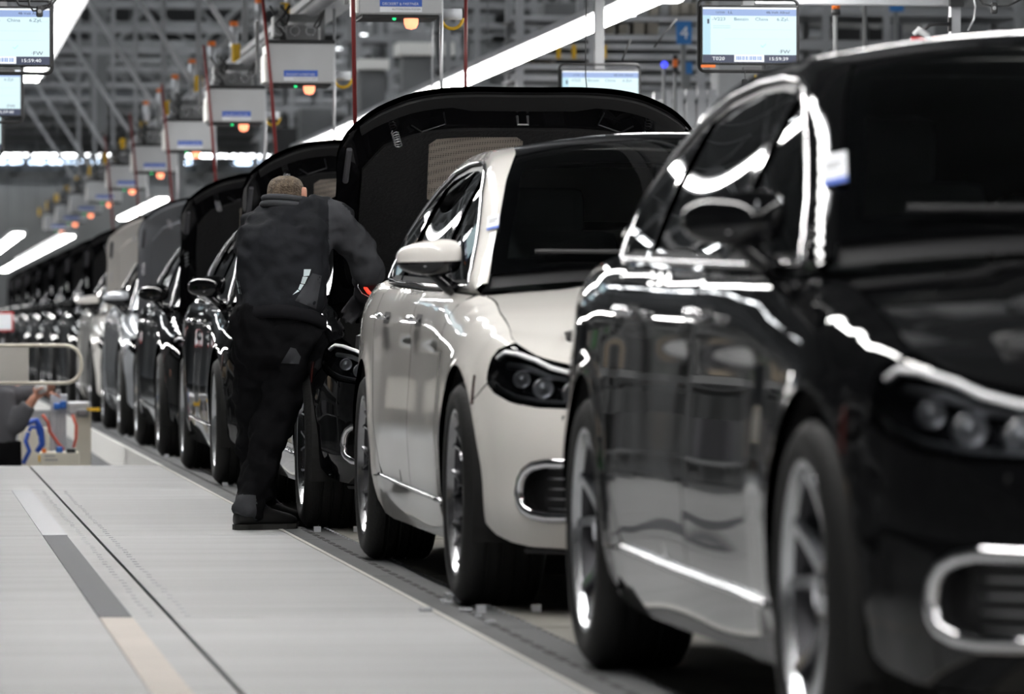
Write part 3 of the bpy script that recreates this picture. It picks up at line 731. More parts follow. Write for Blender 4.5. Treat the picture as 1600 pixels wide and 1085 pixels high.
        h2 = MB(); h2.tube([(s * .62, -.45, .80), (s * .66, -.25, .86), (s * .64, .15, .90), (s * .58, .35, .93)], .007, 6).build('cable', 'satin_metal', car, smooth=True)
    cp = MB(); cp.lathe([(.035, 0), (.037, .02), (.03, .03), (.001, .03)], 16, 'z', c=(-.52, -.36, .87)); cp.build('reservoir_cap', 'blue', car)
    sp_ = MB(); sp_.tube([(-.64, -.46, .80), (-.50, -.54, .83), (-.2, -.57, .80), (.2, -.57, .80), (.5, -.54, .83)], .009, 8).build('front_cable', 'satin_metal', car, smooth=True)
    # hood
    org = np.array([0, .56, 1.0])
    e = .006; hp = [(-.75 + e, .004), (.75 - e, .004), (.75 - e, 1.296), (-.75 + e, 1.296)]
    hood = panel('hood', Hfn, hp, 'paint', car, out='up', step=.035, flange=.022, org=org)
    def sub(name, poly, m, off, holes=(), fl=0, step=.05, flip=True):
        o = panel(name, Hfn, poly, m, hood, holes=holes, out='up', off=off, flange=fl, step=step, flip=flip)
        o.data.transform(Matrix.Translation(-Vector(org))); return o
    rr = lambda x0, y0, x1, y1, c: [(x0 + c, y0), (x1 - c, y0), (x1, y0 + c), (x1, y1 - c), (x1 - c, y1), (x0 + c, y1), (x0, y1 - c), (x0, y0 + c)]
    pad = [(-.60, .34), (-.50, .26), (.50, .26), (.60, .34), (.63, 1.05), (.5, 1.18), (-.5, 1.18), (-.63, 1.05)]
    foil = rr(-.33, .30, .02, .74, .03)
    sub('hood_inner_frame', [(-.745, .01), (.745, .01), (.745, 1.29), (-.745, 1.29)], 'gloss_black', -.022, holes=[pad])
    sub('hood_insulation', pad, 'insulation', -.036, holes=[foil], fl=-.016)
    sub('heat_shield', [(a, b) for a, b in rr(-.335, .295, .025, .745, .03)], 'heat_foil', -.026)
    sub('hood_front_reinforcement', [(-.62, .03), (.62, .03), (.60, .10), (.25, .10), (.18, .13), (-.18, .13), (-.25, .10), (-.60, .10)], 'black_plastic', -.034, fl=-.012)
    def hpt(a, b, off):
        P, N = nrm(Hfn, np.array([a]), np.array([b]), 'up'); return Vector(P[0] + N[0] * off - org)
    la = MB(); la.tube([hpt(-.02, .17, -.03), hpt(-.02, .17, -.075), hpt(.02, .17, -.075), hpt(.02, .17, -.03)], .006, 6).build('hood_latch', 'satin_metal', hood)
    for s in (-1, 1):
        c = hpt(s * .46, .20, -.03); d = (hpt(s * .46, .20, -.10) - c).normalized()
        sp = MB(); ax = d.orthogonal().normalized(); ay = d.cross(ax)
        sp.tube([c + d * (.075 * k / 40) + (ax * math.cos(k * .9) + ay * math.sin(k * .9)) * .016 for k in range(41)], .0028, 5).build('hood_spring', 'satin_metal', hood, smooth=True)
        lt = MB(); a_ = hpt(s * .36, .10, -.04); b_ = hpt(s * .36, .21, -.04)
        lt.tube([hpt(s * .28, .12, -.04), hpt(s * .27, .2, -.045), hpt(s * .36, .225, -.05), hpt(s * .40, .17, -.045)], .0035, 6).build('hood_catch', 'rim_barrel', hood)
        bfr = MB(); bfr.tube([hpt(s * .66, .14, -.03), hpt(s * .69, .34, -.03)], .013, 6).build('rubber_buffer', 'cloth_mid', hood)
        bs = MB()
        for k in range(4): bs.tube([hpt(s * .675, .60 + .045 * k, -.032), hpt(s * .70, .605 + .045 * k, -.032)], .006, 6)
        bs.build('hood_bellows', 'satin_metal', hood)
    return car
def set_paint(root, name, wheels=None):
    def rec(o):
        if o.type == 'MESH':
            for sl in o.material_slots:
                if sl.material == M['paint']:
                    sl.link = 'OBJECT'; sl.material = M[name]
                if wheels and sl.material in (M['rim_silver'], M['rim_dark']):
                    sl.link = 'OBJECT'; sl.material = M[wheels]
        for c in o.children: rec(c)
    rec(root)
mat('paint', (.5, .5, .5), .3, coat=1)
CX = 2.685; AY, DY = 9.88, 6.22
carA = make_car('pair'); carB = make_car('multi')
tag(carA, 'black sedan nearest the camera, cropped by the right frame edge, hood closed', 'car', 'cars on the assembly line')
tag(carB, 'white sedan with black glass roof, closed hood, second car of the line', 'car', 'cars on the assembly line')
specs = [  # index, paint, wheels proto, label
    (2, 'paint_black', 'B', 'black sedan with raised hood that the mechanic leans into, behind the white car'),
    (3, 'paint_black', 'A', 'black sedan with raised hood directly behind the mechanic'),
    (4, 'paint_black', 'A', 'black sedan with raised hood just in front of the silver car'),
    (5, 'paint_silver', 'A', 'silver grey sedan with its pale grey hood raised'),
    (6, 'paint_white', 'A', 'distant white sedan with raised white hood, left of the silver one'),
    (7, 'paint_black', 'B', 'far black sedan with raised hood, first behind the distant white car'),
    (8, 'paint_black', 'A', 'far black sedan with raised hood, second behind the distant white car'),
    (9, 'paint_black', 'B', 'far black sedan with raised hood, third behind the distant white car'),
    (10, 'paint_black', 'A', 'far black sedan with raised hood, fourth behind the distant white car'),
    (11, 'paint_black', 'B', 'far black sedan with raised hood, fifth behind the distant white car'),
    (12, 'paint_black', 'A', 'far black sedan with raised hood, sixth behind the distant white car'),
    (13, 'paint_black', 'A', 'last visible black sedan at the far end of the line'),
]
for i, pn, pr, lb in specs:
    c = copy_tree(carB if pr == 'B' else carA); tag(c, lb); c.location = (CX, AY + DY * i, 0)
    set_paint(c, pn, 'rim_silver' if i == 2 else None)
    for ch in c.children:
        if ch.name.startswith('hood'):
            ch.rotation_euler = (-math.radians(52.5), 0, 0)
            if i in (5, 6):
                for g in ch.children:
                    if g.name.startswith(('hood_inner', 'hood_insul', 'hood_front', 'heat')): g.material_slots[0].link = 'OBJECT'; g.material_slots[0].material = M[pn]
for c_ in (carA, carB):
    for ch in list(c_.children):
        if ch.name.startswith('gas_strut'): bpy.data.objects.remove(ch)
carA.location = (CX + .01, AY, 0); carB.location = (CX, AY + DY, 0)
set_paint(carA, 'paint_black'); set_paint(carB, 'paint_white')
# ------------------------------------------------------------------ floor
def struct(name, o): o['kind'] = 'structure'; return o
fl = bpy.data.objects.new('floor', None); link(fl); fl['kind'] = 'structure'
base = bx('floor_base', (-4.6, 12.0, -.10), (12.5, 41.0, .17), 'floor_gap', fl)
ys = [-8, 3.3, 9.4, 15.5, 21.6, 27.6, 32.5]
for a, b in zip(ys[:-1], ys[1:]):
    bx('floor_panel', ((.823 + 1.635) / 2, (a + b) / 2, -.0075), (1.635 - .823, b - a - .012, .015), 'floor_panel', fl)
for a, b in zip(ys[:-1], ys[1:]):
    mid = [a, (a + b) / 2 + (.6 if a > 10 else 0), b] if 14 < a < 20 or a < 10 else [a, b]
    for c, d in zip(mid[:-1], mid[1:]):
        bx('floor_panel', ((-.75 + .810) / 2, (c + d) / 2, -.0075), (.810 + .75, d - c - .008, .015), 'floor_panel', fl)
        bx('floor_panel', ((-.762 - 4) / 2, (c + d) / 2, -.0075), (4 - .762, d - c - .008, .015), 'floor_panel', fl)
bx('floor_edge_strip', (1.645, 12.2, -.004), (.018, 40.6, .012), 'edge_trim', fl)
# small rivets along the panel seam
rv = MB()
for k in range(60):
    for dx in (-.055, .06):
        y = 15.6 + k * .2
        if y < 27.5: rv.box((.817 + dx + random.uniform(-.006, .006), y, .0008), (.018, .03, .0016))
tag(rv.build('rivets', 'tape_faint', fl), kind='stuff')
for nm, x0, x1, a, b, m, lb in (('floor_tape', .60, .70, 15.52, 21.58, 'tape_dark', 'dark grey inlaid strip in the light grey platform floor'),
                                ('floor_tape', .60, .70, 6.0, 15.48, 'tape_beige', 'beige inlaid strip in the platform floor nearest the camera'),
                                ('floor_tape', .60, .705, 21.62, 27.55, 'tape_faint', 'faint silvery inlaid strip in the platform floor behind the dark one')):
    tag(bx(nm, ((x0 + x1) / 2, (a + b) / 2, .0015), (x1 - x0, b - a, .003), m), lb, 'floor strip')
# conveyor lane
lane = bpy.data.objects.new('floor_lane', None); link(lane); lane['kind'] = 'structure'
bx('lane_base', (2.90, 45, -.12), (2.50, 116, .20), 'floor_gap', lane)
n = 0
y = -10.0
while y < 100:
    bx('lane_plate', (2.93, y + 1.55, -.011), (2.14, 3.07, .022), 'lane', lane)
    bx('chain_cover', (1.755, y + 1.55, -.010), (.19, 3.10, .02), 'lane_dark', lane)
    y += 3.11
sl = MB(); y = 8
while y < 45:
    sl.box((1.745, y, .0005), (.022, .16, .002)); y += .26
tag(sl.build('chain_slots', 'slot', lane), kind='stuff')
sd = MB(); y = 9
while y < 45:
    sd.box((1.845, y, .003), (.010, .014, .006)); y += .13
tag(sd.build('studs', 'stud', lane), kind='stuff')
jk = MB()
for i in range(0, 6):
    yy = AY + DY * i - .43
    for k in range(5): jk.box((1.78 + .17 * k, yy, .012), (.03, .03, .024))
tag(jk.build('wheel_stops', 'stud', lane), kind='stuff')
# clear splinters on the lane near the white car wheel
for k, (px, py) in enumerate([(700, 932), (712, 940), (725, 944), (693, 941), (700, 944), (727, 956), (747, 965), (765, 975), (665, 955), (710, 934)]):
    p = at(px, py, 1); Yg = 0
    # solve ground hit
    Z = CAMH * FPX / (py - 510); Yg = Z * .9929 - 0.0; q = at(px, py, Yg)
    tag(bx('plastic_clip', (q.x, Yg, .006), (.022 + .01 * (k % 3), .03, .012), 'stud', cham=.003), 'small clear plastic clip lying beside the white car front wheel', 'clip', 'plastic clips on the conveyor lane')
# right-hand floor
bx('floor_right', (11.0, 69, -.06), (13.7, 207, .10), 'floor_panel')['kind'] = 'structure'
# pit beyond the platform
bx('floor_pit', (-6.0, 101, -1.15), (15.3, 137, .10), 'steel_dark')['kind'] = 'structure'
bx('trim_1', (1.655, 71.5, -.10), (.03, 78, .20), 'white_wall')['kind'] = 'structure'
bx('wall_pit', (1.66, 71.5, -.66), (.02, 78, .90), 'steel_grey')['kind'] = 'structure'
# ------------------------------------------------------------------ hall shell
bx('wall_front', (2, -34, 4), (33, .3, 11), 'wall_grey')['kind'] = 'structure'
bx('wall_back', (10, 172, 4), (70, .3, 11), 'wall_grey')['kind'] = 'structure'
bx('wall_left', (-14, 69, 3.5), (.3, 207, 10), 'wall_grey')['kind'] = 'structure'
bx('wall_right', (18, 69, 3.5), (.3, 207, 10), 'wall_grey')['kind'] = 'structure'
ce = bx('ceiling', (2, 69, 8.4), (33, 207, .2), 'ceiling'); ce['kind'] = 'structure'
wp = empty('wall_panelling'); tag(wp, 'beige-grey gridded cladding high on the far end wall', 'cladding')
for i in range(30):
    for j in range(2):
        bx('cladding_panel', (-2 + i * .95, 171.75, 6.95 + j * .62), (.90, .06, .56), 'wall_panel', wp)
wn = empty('window_1'); wn['kind'] = 'structure'
x = 2.6
for i in range(16):
    ww = .55 if i % 4 else .95
    if i not in (5, 9, 10): bx('pane', (x + ww / 2, 171.6, 6.40), (ww, .05, .26), 'window_light', wn)
    x += ww + .12
bx('window_frame', (6, 171.7, 6.40), (16, .05, .5), 'steel_dark', wn)
# roof beams and bracing
tr = []
for i in range(25):
    Y = 62 - 7 * 6.22 + i * 6.22
    t = empty('roof_truss', (0, Y, 0), (ORD[i - 7] + ' of the grey roof trusses in view, crossing high above the line') if i > 6 else 'grey roof truss above the frame, only mirrored in the cars', 'truss', 'roof trusses')
    b = MB(); b.box((2, 0, 5.55), (31, .10, .10)); b.build('lower_chord', 'steel_grey', t)
    b = MB(); b.box((2, 0, 6.35), (31, .10, .12)); b.build('upper_chord', 'steel_dark', t)
    b = MB()
    for k in range(20):
        x0 = -13 + k * 1.5; b.bar((x0, 0, 5.55), (x0 + .75, 0, 6.35), .05); b.bar((x0 + .75, 0, 6.35), (x0 + 1.5, 0, 5.55), .05)
    b.build('web_bars', 'steel_dark', t)
for k, xx in enumerate((-4, 0, 5.5)):
    tag(bx('purlin', (xx, 115, 5.75), (.10, 115, .14), 'steel_dark'), ['left', 'middle', 'right'][k] + ' one of the three long dark roof beams running along the hall', 'beam', 'purlins under the roof')
for k in range(8):
    b = MB(); Y = 34 + 6.22 * k; b.bar((2.62, Y, 3.12), (1.02, Y, 5.60), .045); 
    tag(b.build('diagonal_brace', 'alu'), ORD[k] + ' slanting grey brace from the overhead rail up to the roof', 'brace', 'braces above the overhead rail')
    b = MB(); b.bar((2.70, Y, 3.12), (2.70, Y, 5.55), .05)
    tag(b.build('rail_hanger', 'steel_grey'), ORD[k] + ' upright grey hanger of the overhead rail', 'hanger', 'hangers of the overhead rail')
for (xx, Y) in ((1.3, 95), (3.4, 88), (5.4, 100), (-.5, 120), (7.5, 80)):
    tag(bx('roof_column', (xx if xx > 4.4 else xx, Y, 2.6 if xx > 4 else 6.3), (.28, .28, 7.2 if xx > 4 else 4.2), 'steel_dark'), 'dark steel hall column or roof post far behind the line', 'column', 'steel columns of the hall')
t = empty('wall_fill_light', (8, 168.5, 6.42)); tag(t, 'long added glow bar at the distant window band, brightening the far wall', 'light')  # glow bar added to lighten the far wall, level with the windows
bx('housing', (0, 0, .14), (26, .5, .06), 'steel_dark', t); bx('tube', (0, 0, .03), (26, .35, .14), 'hall_light', t)
# ------------------------------------------------------------------ light tubes
def strip(name, x, z, y0, y1, w, label, drop=True, m='tube_light', em=None):
    t = empty(name, (x, (y0 + y1) / 2, z)); tag(t, label, 'light', 'continuous light strips')
    L = y1 - y0
    bx('housing', (0, 0, .055), (w + .10, L, .05), 'alu', t)
    bx('tube', (0, 0, .012), (w, L, .03), m, t)
    for k in range(max(2, int(L / 12))):
        yy = -L / 2 + L * (k + .5) / max(2, int(L / 12)); bx('suspension_rod', (0, yy, (8.3 - z) / 2 + .02), (.012, .012, 8.3 - z - .06), 'steel_dark', t)
    return t
strip('light_strip', 1.13, 3.00, -30, 44.5, .13, 'bright light strip overhead on the left, ending above the left screens')
strip('light_strip', 4.86, 3.00, -30, 62, .19, 'long bright light strip running diagonally behind the raised hoods to the upper right')
strip('light_strip', 4.50, 3.05, 88, 104, .16, 'short distant bright light strip above the silver car hood')
strip('light_strip', 2.60, 2.25, 79, 128, .15, 'distant bright light strip at the left frame edge above the far black cars')
strip('light_strip', -1.6, 2.25, 34.5, 84, .16, 'added light strip brightening the pit, unseen outside the left frame edge')  # unseen strip added to brighten the pit and the white trim
strip('light_strip', 1.9, 7.9, -30, 3, .45, 'added fill light row, unseen behind and above the camera', m='hall_light')  # unseen row added to brighten the fronts of the cars
strip('light_strip', 1.78, 2.25, 77, 112, .15, 'short bright light strip at the far left frame edge')
for xx in (9.0, 13.5):
    strip('light_strip', xx, 6.6, -6, 110, .22, {9.0: 'hall light row right of the line outside the picture', 13.5: 'hall light row far right outside the picture'}[xx], m='hall_light')
for k, (xx, ya) in enumerate(((-5, 50), (-1.0, 38), (5.5, 56))): strip('light_strip', xx, 7.9, ya, 106, .45, ['left', 'middle', 'right'][k] + ' added fill light row under the roof, unseen above the picture', m='hall_light')  # unseen rows added to lighten the distant cars and background
# ------------------------------------------------------------------ overhead rail with winch boxes
rl = empty('overhead_rail', (2.78, 0, 3.0)); tag(rl, 'long grey aluminium rail above the row of hanging grey boxes', 'rail')
b = MB(); b.box((0, 50, .06), (.16, 72, .05)); b.box((0, 50, -.06), (.16, 72, .05)); b.box((0.02, 50, 0), (.06, 72, .12)); b.build('rail_profile', 'alu', rl)
b = MB(); b.tube([(-.16, 14, -.10), (-.16, 86, -.10)], .045, 12).build('conduit', 'steel_grey', rl, smooth=True)
b = MB(); b.tube([(.20, 14, .10), (.20, 86, .10)], .03, 8).build('conduit', 'alu', rl, smooth=True)
for k in range(14):
    p = 22.0 + 5.2 * k + 8.4
    tag(bx('yellow_tag', (2.67, p, 3.06), (.07, .03, .15), 'yellow', cham=.01), ORD[k] + ' yellow tag clipped to the overhead rail', 'tag', 'yellow tags along the overhead rail')
for k in range(9):
    Y = 33 + 3.0 * k
    t = empty('rail_bolt', (2.73, Y, 3.085)); tag(t, ORD[k] + ' pale upright cylinder with orange cap on the overhead rail', 'cylinder', 'orange capped cylinders on the rail')
    MB().tube([(0, 0, 0), (0, 0, .26)], .035, 10).build('cylinder', 'alu', t, smooth=True)
    MB().tube([(0, 0, .26), (0, 0, .30)], .036, 10).build('cap', 'orange', t, smooth=True)
# trolley clutter between rail and boxes
def make_winch():
    t = empty('winch_box')
    W, H, D = .43, .25, .42
    MB().box((0, 0, 0), (W, D, H), cham=.008).build('housing', 'box_grey', t)
    MB().box((0, 0, H / 2 + .012), (W + .01, D, .024), cham=.004).build('top_plate', 'black_matte', t)
    MB().box((0, 0, -H / 2 - .008), (W - .04, D - .04, .016)).build('bottom_plate', 'black_matte', t)
    MB().box((-W / 2 - .006, -.02, -.03), (.012, D * .9, H * .7)).build('side_cover', 'white_wall', t)
    MB().box((-.0, -D / 2 - .002, -.065), (.215, .003, .040)).build('blue_label', 'blue_print', t)
    MB().box((-.0, -D / 2 - .002, -.100), (.215, .003, .026)).build('white_label', 'paper', t)
    text('lettering', 'DECKERT & PARTNER', .019, (-.095, -D / 2 - .0045, -.078), 'paper', t)
    text('lettering', 'AUTOMATION SYSTEM', .014, (-.045, -D / 2 - .0045, -.104), 'steel_dark', t)
    lp = MB(); lp.lathe([(.034, 0), (.038, -.012), (.036, -.035), (.026, -.055), (.001, -.062)], 20, 'z', c=(.06, -.13, -H / 2 - .01)); lp.build('warning_lamp', 'lamp_orange', t, smooth=True)
    gl = MB(); gl.lathe([(.009, 0), (.009, -.012), (.001, -.016)], 10, 'z', c=(-.03, -.17, -H / 2 - .012)); gl.build('status_led', 'lamp_green', t)
    # trolley, chains and cables above
    c = MB()
    c.box((-.02, .0, .20), (.14, .20, .10), cham=.01); c.box((.08, -.05, .19), (.10, .10, .08), cham=.01); c.box((-.14, .02, .24), (.05, .20, .14), cham=.008); c.box((.0, .05, .30), (.30, .06, .05)); c.box((.16, .05, .26), (.03, .03, .26)); c.box((-.1, .05, .26), (.03, .03, .26))
    c.build('trolley', 'steel_dark', t)
    c = MB()
    for k in range(5):
        rs = random.Random(k); pts = [(rs.uniform(-.16, .16), rs.uniform(-.14, .0), .13)]
        for j in range(4): pts.append((pts[-1][0] + rs.uniform(-.07, .07), pts[-1][1] + rs.uniform(-.03, .03), .13 + .06 * (j + 1)))
        c.tube(pts, .008, 6)
    c.build('cable_loop', 'black_matte', t, smooth=True)
    c = MB()
    for k in range(3):
        a0 = (-.13 + .1 * k, -.12, .21); c.tube([(a0[0] + .03 * math.cos(a), a0[1], a0[2] + .03 * math.sin(a)) for a in np.linspace(0, 6.2, 10)], .005, 5, closed=True)
    c.build('chain_links', 'chrome', t)
    MB().box((-.27, -.12, .10), (.02, .02, .34)).build('side_rod', 'steel_dark', t)
    return t
win0 = make_winch()
Y1 = 32.6
names_w = ['hanging grey box cut by the top frame edge, nearest of the row', 'second nearest hanging grey box, green and orange lamps below', 'third nearest hanging grey winch box in the row',
           'fourth nearest hanging grey winch box, beside a red hose', 'fifth nearest hanging grey winch box in the row', 'sixth nearest hanging grey winch box in the row',
           'seventh nearest hanging grey winch box in the row', 'eighth nearest hanging grey winch box, small and blurred', 'ninth nearest hanging grey winch box, small and blurred', 'tenth nearest hanging grey winch box, tiny and blurred']
for k in range(10):
    o = win0 if k == 0 else copy_tree(win0)
    Y = Y1 + 6.22 * (k - 1) * 1.0 + (-.3 if k == 0 else 0)
    o.location = (2.53, Y, 2.55 + (.04 if k == 0 else 0)); tag(o, names_w[k], 'winch', 'hanging grey winch boxes')
    # red air hose and pale rope per box
    tx = 2.53
    if k < 6:
        h = MB(); top = Vector((2.53 - .25, Y - .26, 3.0)); bot = Vector((2.53 - .13, Y - .26, 1.55))
        if k == 0: top, bot = at(543, 50, Y - .3), at(556, 260, Y - .3); top.z += .9
        h.tube([top, (top * .6 + bot * .4) + Vector((.01, 0, 0)), bot], .011, 8)
        tag(h.build('air_hose', 'red_hose', smooth=True), ORD[k] + ' red air hose hanging beside the grey winch boxes', 'hose', 'red air hoses')
        r_ = MB(); tp = Vector((2.53 + .24, Y + .1, 3.0)); r_.tube([tp, tp + Vector((0, 0, -1.6))], .010, 6)
        tag(r_.build('rope', 'alu', smooth=True), ORD[k] + ' pale pull rope hanging behind the grey winch boxes', 'rope', 'pale pull ropes')
        if k < 3:
            cl = MB(); cc = Vector((2.53 + .30, Y + .15, 2.49)); cl.tube([cc + Vector((.055 * math.cos(a), 0, .055 * math.sin(a) - .02)) for a in np.linspace(PI, 2 * PI, 10)], .010, 6)
            o_ = empty('hose_coil', (0, 0, 0), ORD[k] + ' small yellow hose loop with white reel beside a winch box', 'coil', 'yellow hose loops')
            cl.build('loop', 'yellow', o_, smooth=True); MB().tube([cc + Vector((-.05, 0, .0)), cc + Vector((.05, 0, .0))], .03, 10).build('reel', 'paper', o_, smooth=True)
p0, p1 = at(728, -40, 27.5), at(727, 210, 27.5)
tag(MB().tube([p0, p1], .010, 8).build('air_hose', 'red_hose', smooth=True), 'straight dark red air hose hanging in front of the diagonal light strip', 'hose', 'red air hoses')
pp = [at(917, -30, 26.5), at(915, 60, 26.5), at(915, 120, 26.5), at(918, 150, 26.5), at(919, 260, 26.5)]
tag(MB().tube(pp, .0032, 6).build('wire', 'black_matte', smooth=True), 'thin black wire hanging in front of the middle screen', 'wire')
p0, p1 = at(676, -40, 34), at(675, 180, 34)
tag(MB().tube([p0, p1], .006, 6).build('wire', 'alu', smooth=True), 'thin pale wire right of the nearest grey winch box', 'wire')
# ------------------------------------------------------------------ information screens
def screen(loc, label, time_s, bright=True, full=True):
    t = empty('info_screen', loc); tag(t, label, 'screen', 'information screens above the line')
    W, H = .505, .305
    MB().box((0, .02, 0), (W, .04, H), cham=.004).build('casing', 'black_matte', t)
    y = -.0015; w, h = W - .02, H - .022
    def r(nm, cx, cz, ww, hh, m, k=0): return bx(nm, (cx, y - .0006 * k, cz), (ww, .001, hh), m, pan)
    pan = bx('display', (0, y, 0), (w, .002, h), 'screen_bg', t)
    r('top_bar', 0, h / 2 - .026, w, .034, 'screen_bar', 2); r('top_line', 0, h / 2 - .005, w, .009, 'screen_white', 2)
    r('side_bar', -w / 2 + .02, 0, .04, h - .08, 'screen_side', 2); r('footer_bar', 0, -h / 2 + .020, w, .040, 'screen_foot', 2)
    r('barcode_field', -.002, -h / 2 + .022, .155, .036, 'screen_white', 3)
    rs = random.Random(3); x = -.07
    bc = MB()
    while x < .06:
        ww = rs.choice((.002, .004, .008)); bc.box((x, y - .0026, -h / 2 + .023), (ww, .001, .020)); x += ww + rs.choice((.002, .004))
    bc.build('barcode', 'screen_bar', pan)
    ic = bx('battery_icon', (-w / 2 + .028, y - .0026, h / 2 - .072), (.010, .001, .024), 'screen_foot', pan)
    for (z_, x0, x1) in ((.028, -.09, .22), (-.020, -.13, .22), (.075, .17, .235)):
        r('rule_line', (x0 + x1) / 2, z_, x1 - x0, .0012, 'screen_line', 3)
    for k, z_ in enumerate((.046, .036)): r('small_print', -w / 2 + .098, z_, .09, .004, 'screen_line', 3)
    ty = y - .004
    T = lambda s_, size, x, z, m='screen_ink', al='LEFT', xs=1.25: text('lettering', s_, size, (x, ty, z), m, pan, al, xs=xs)
    T('-V223', .023, -w / 2 + .048, .074); T('Benzin', .023, -.082, .074); T('China', .023, .028, .074); T('6.Zyl.', .023, .140, .074)
    T('48-Volt Allrad', .017, .085, h / 2 - .031, 'screen_ink_dark'); T('137500', .013, -w / 2 + .065, h / 2 - .031, 'screen_ink_dark'); T('LL', .020, -w / 2 + .13, h / 2 - .032, 'screen_ink_dark')
    T('\u00b7FW', .027, .150, -h / 2 + .048, 'screen_foot'); T('T020', .025, -w / 2 + .048, -h / 2 + .012, 'screen_white'); T(time_s, .024, .098, -h / 2 + .012, 'screen_white')
    ck = MB(); ck.bar((.058, ty, -.052), (.068, ty, -.062), .003, .001); ck.bar((.068, ty, -.062), (.085, ty, -.044), .003, .001); ck.build('check_mark', 'lamp_green', pan)
    bx('orange_label', (-W / 2 + .038, -.004, -H / 2 - .008), (.075, .004, .015), 'orange', t)
    # carrying tube frame, bracket, remote
    fr = MB(); rr_ = []
    hw, hh = W / 2 + .004, H / 2 + .032
    for (cx, cz, a0) in ((hw - .03, hh - .03, 0), (-hw + .03, hh - .03, 90), (-hw + .03, -hh + .03, 180), (hw - .03, -hh + .03, 270)):
        for k in range(5): a = math.radians(a0 + 22.5 * k); rr_.append((cx + .03 * math.cos(a), .035, cz + .03 * math.sin(a)))
    fr.tube(rr_, .009, 8, closed=True); fr.build('tube_frame', 'black_matte', t, smooth=True)
    MB().box((0, .06, .45), (.060, .06, .80)).build('support_profile', 'steel_grey', t)
    MB().box((.02, .05, -H / 2 - .02), (.10, .03, .03), cham=.006).build('bracket', 'steel_grey', t)
    MB().tube([(-.02, .02, -H / 2 - .03), (-.022, 0, -H / 2 - .07)], .003, 5).build('cable', 'black_matte', t)
    rm = MB(); rm.box((-.025, .0, -H / 2 - .098), (.030, .018, .052), cham=.006); rm.build('handheld_remote', 'black_matte', t)
    return t
YS = 25.9
pL = at(2, 57, YS); pR = at(1171, 55, YS)
screen((pR.x, YS, pR.z), 'upper right screen reading T020 and 15:59:39', '15:59:39')
for k in range(3):
    Y = YS + 6.22 * k; q = at(2, 57, YS)
    screen((q.x, Y, q.z - (.0 if k else 0)), ['nearest screen at the upper left reading China and 15:59:40', 'second screen at the left frame edge, below the nearest left one', 'third and smallest screen sliver at the left frame edge'][k], '15:59:40')
q = at(938, 146, YS + 6.22)
screen((q.x, YS + 6.22, q.z), 'middle blurred screen half hidden behind the raised black hood', '15:59:39')
# cables and remote over the left screen and at the top right
for (xs_, nm, lb) in (([(20, -10), (30, 8), (55, 12), (75, 8), (88, -8)], 'cable', 'black cable looping over the nearest left screen'),
                      ([(45, -10), (46, 8), (52, 17), (66, 16), (80, 9), (92, -6)], 'cable', 'second black cable looping above the nearest left screen'),
                      ([(1526, -8), (1536, 6), (1552, 10), (1575, 9), (1602, -4)], 'cable', 'black cable looping at the top right frame corner')):
    tag(MB().tube([at(a, b_, 25.6) for a, b_ in xs_], .006, 6).build(nm, 'black_matte', smooth=True), lb, 'cable')
for (px, py, lb) in ((62, 18, 'black handheld remote hanging over the nearest left screen'), (1553, 13, 'black handheld remote hanging at the top right')):
    q = at(px, py, 25.6); t = empty('handheld_remote', tuple(q)); tag(t, lb, 'remote')
    MB().box((0, 0, 0), (.034, .02, .058), cham=.007).build('casing', 'black_matte', t)
    MB().lathe([(.010, 0), (.010, -.003), (.001, -.004)], 12, 'y', c=(0, -.01, 0)).build('button', 'steel_grey', t)
# ------------------------------------------------------------------ background on the right
def bpx(name, x0, y0, x1, y1, Y, dep, m, parent=None, cham=0):
    a = at(x0, y0, Y); c = at(x1, y1, Y); return bx(name, ((a.x + c.x) / 2, Y + dep / 2, (a.z + c.z) / 2), (abs(c.x - a.x), dep, abs(a.z - c.z)), m, parent, cham)
def rack(name, x0, x1, Y, label, levels, posts, dep=1.0, m='alu', boxes=(), grp=None, top=-60):
    """steel or aluminium rack standing on the floor: posts at pixels, levels at pixel heights"""
    t = empty(name); tag(t, label, 'rack', grp)
    zt = at(x0, top, Y).z
    for px in posts:
        q = at(px, 0, Y)
        for dy in (0, dep): bx('post', (q.x, Y + dy, zt / 2), (.07, .07, zt), m, t)
    for (py, th) in levels:
        a = at(x0, py, Y); c = at(x1, py, Y)
        bx('shelf_beam', ((a.x + c.x) / 2, Y, a.z), (c.x - a.x, .06, th), m, t); bx('shelf_board', ((a.x + c.x) / 2, Y + dep / 2, a.z - .02), (c.x - a.x, dep, .02), 'steel_dark', t)
    return t
Yr = 48
rack('storage_rack', 800, 1118, 46, 'grey aluminium frame with stacked horizontal profiles behind the diagonal light strip', [(28, .05), (58, .05), (72, .05), (88, .05), (104, .05), (122, .05), (150, .06), (185, .06)], [812, 925, 1095], .8)
rack('storage_rack', 690, 900, 60, 'grey frame with open bays left of the middle screen', [(8, .08), (40, .06), (100, .08), (140, .08)], [700, 745, 834, 905], 1.2, 'steel_grey')
rack('storage_rack', 540, 720, 78, 'blurred grey frame behind the nearest hanging winch boxes', [(60, .10), (110, .10), (150, .12), (200, .10)], [560, 610, 660, 715], 1.5, 'steel_grey')
rack('storage_rack', 1195, 1600, 52, 'dark shelving behind the roof of the nearest black car', [(20, .06), (70, .10), (110, .08)], [1290, 1385, 1590], 1.2, 'steel_grey')
rack('storage_rack', 400, 560, 90, 'distant blurred frame above the raised hoods', [(120, .12), (170, .12), (215, .12), (260, .12)], [410, 455, 500, 548], 1.5, 'steel_grey')
t = rack('mesh_trolley', 1040, 1122, 41, 'pale trolley frame with upright bars right of the middle screen', [(152, .03), (214, .03)], [1042, 1060, 1078, 1096, 1112], .5, 'alu', top=140)
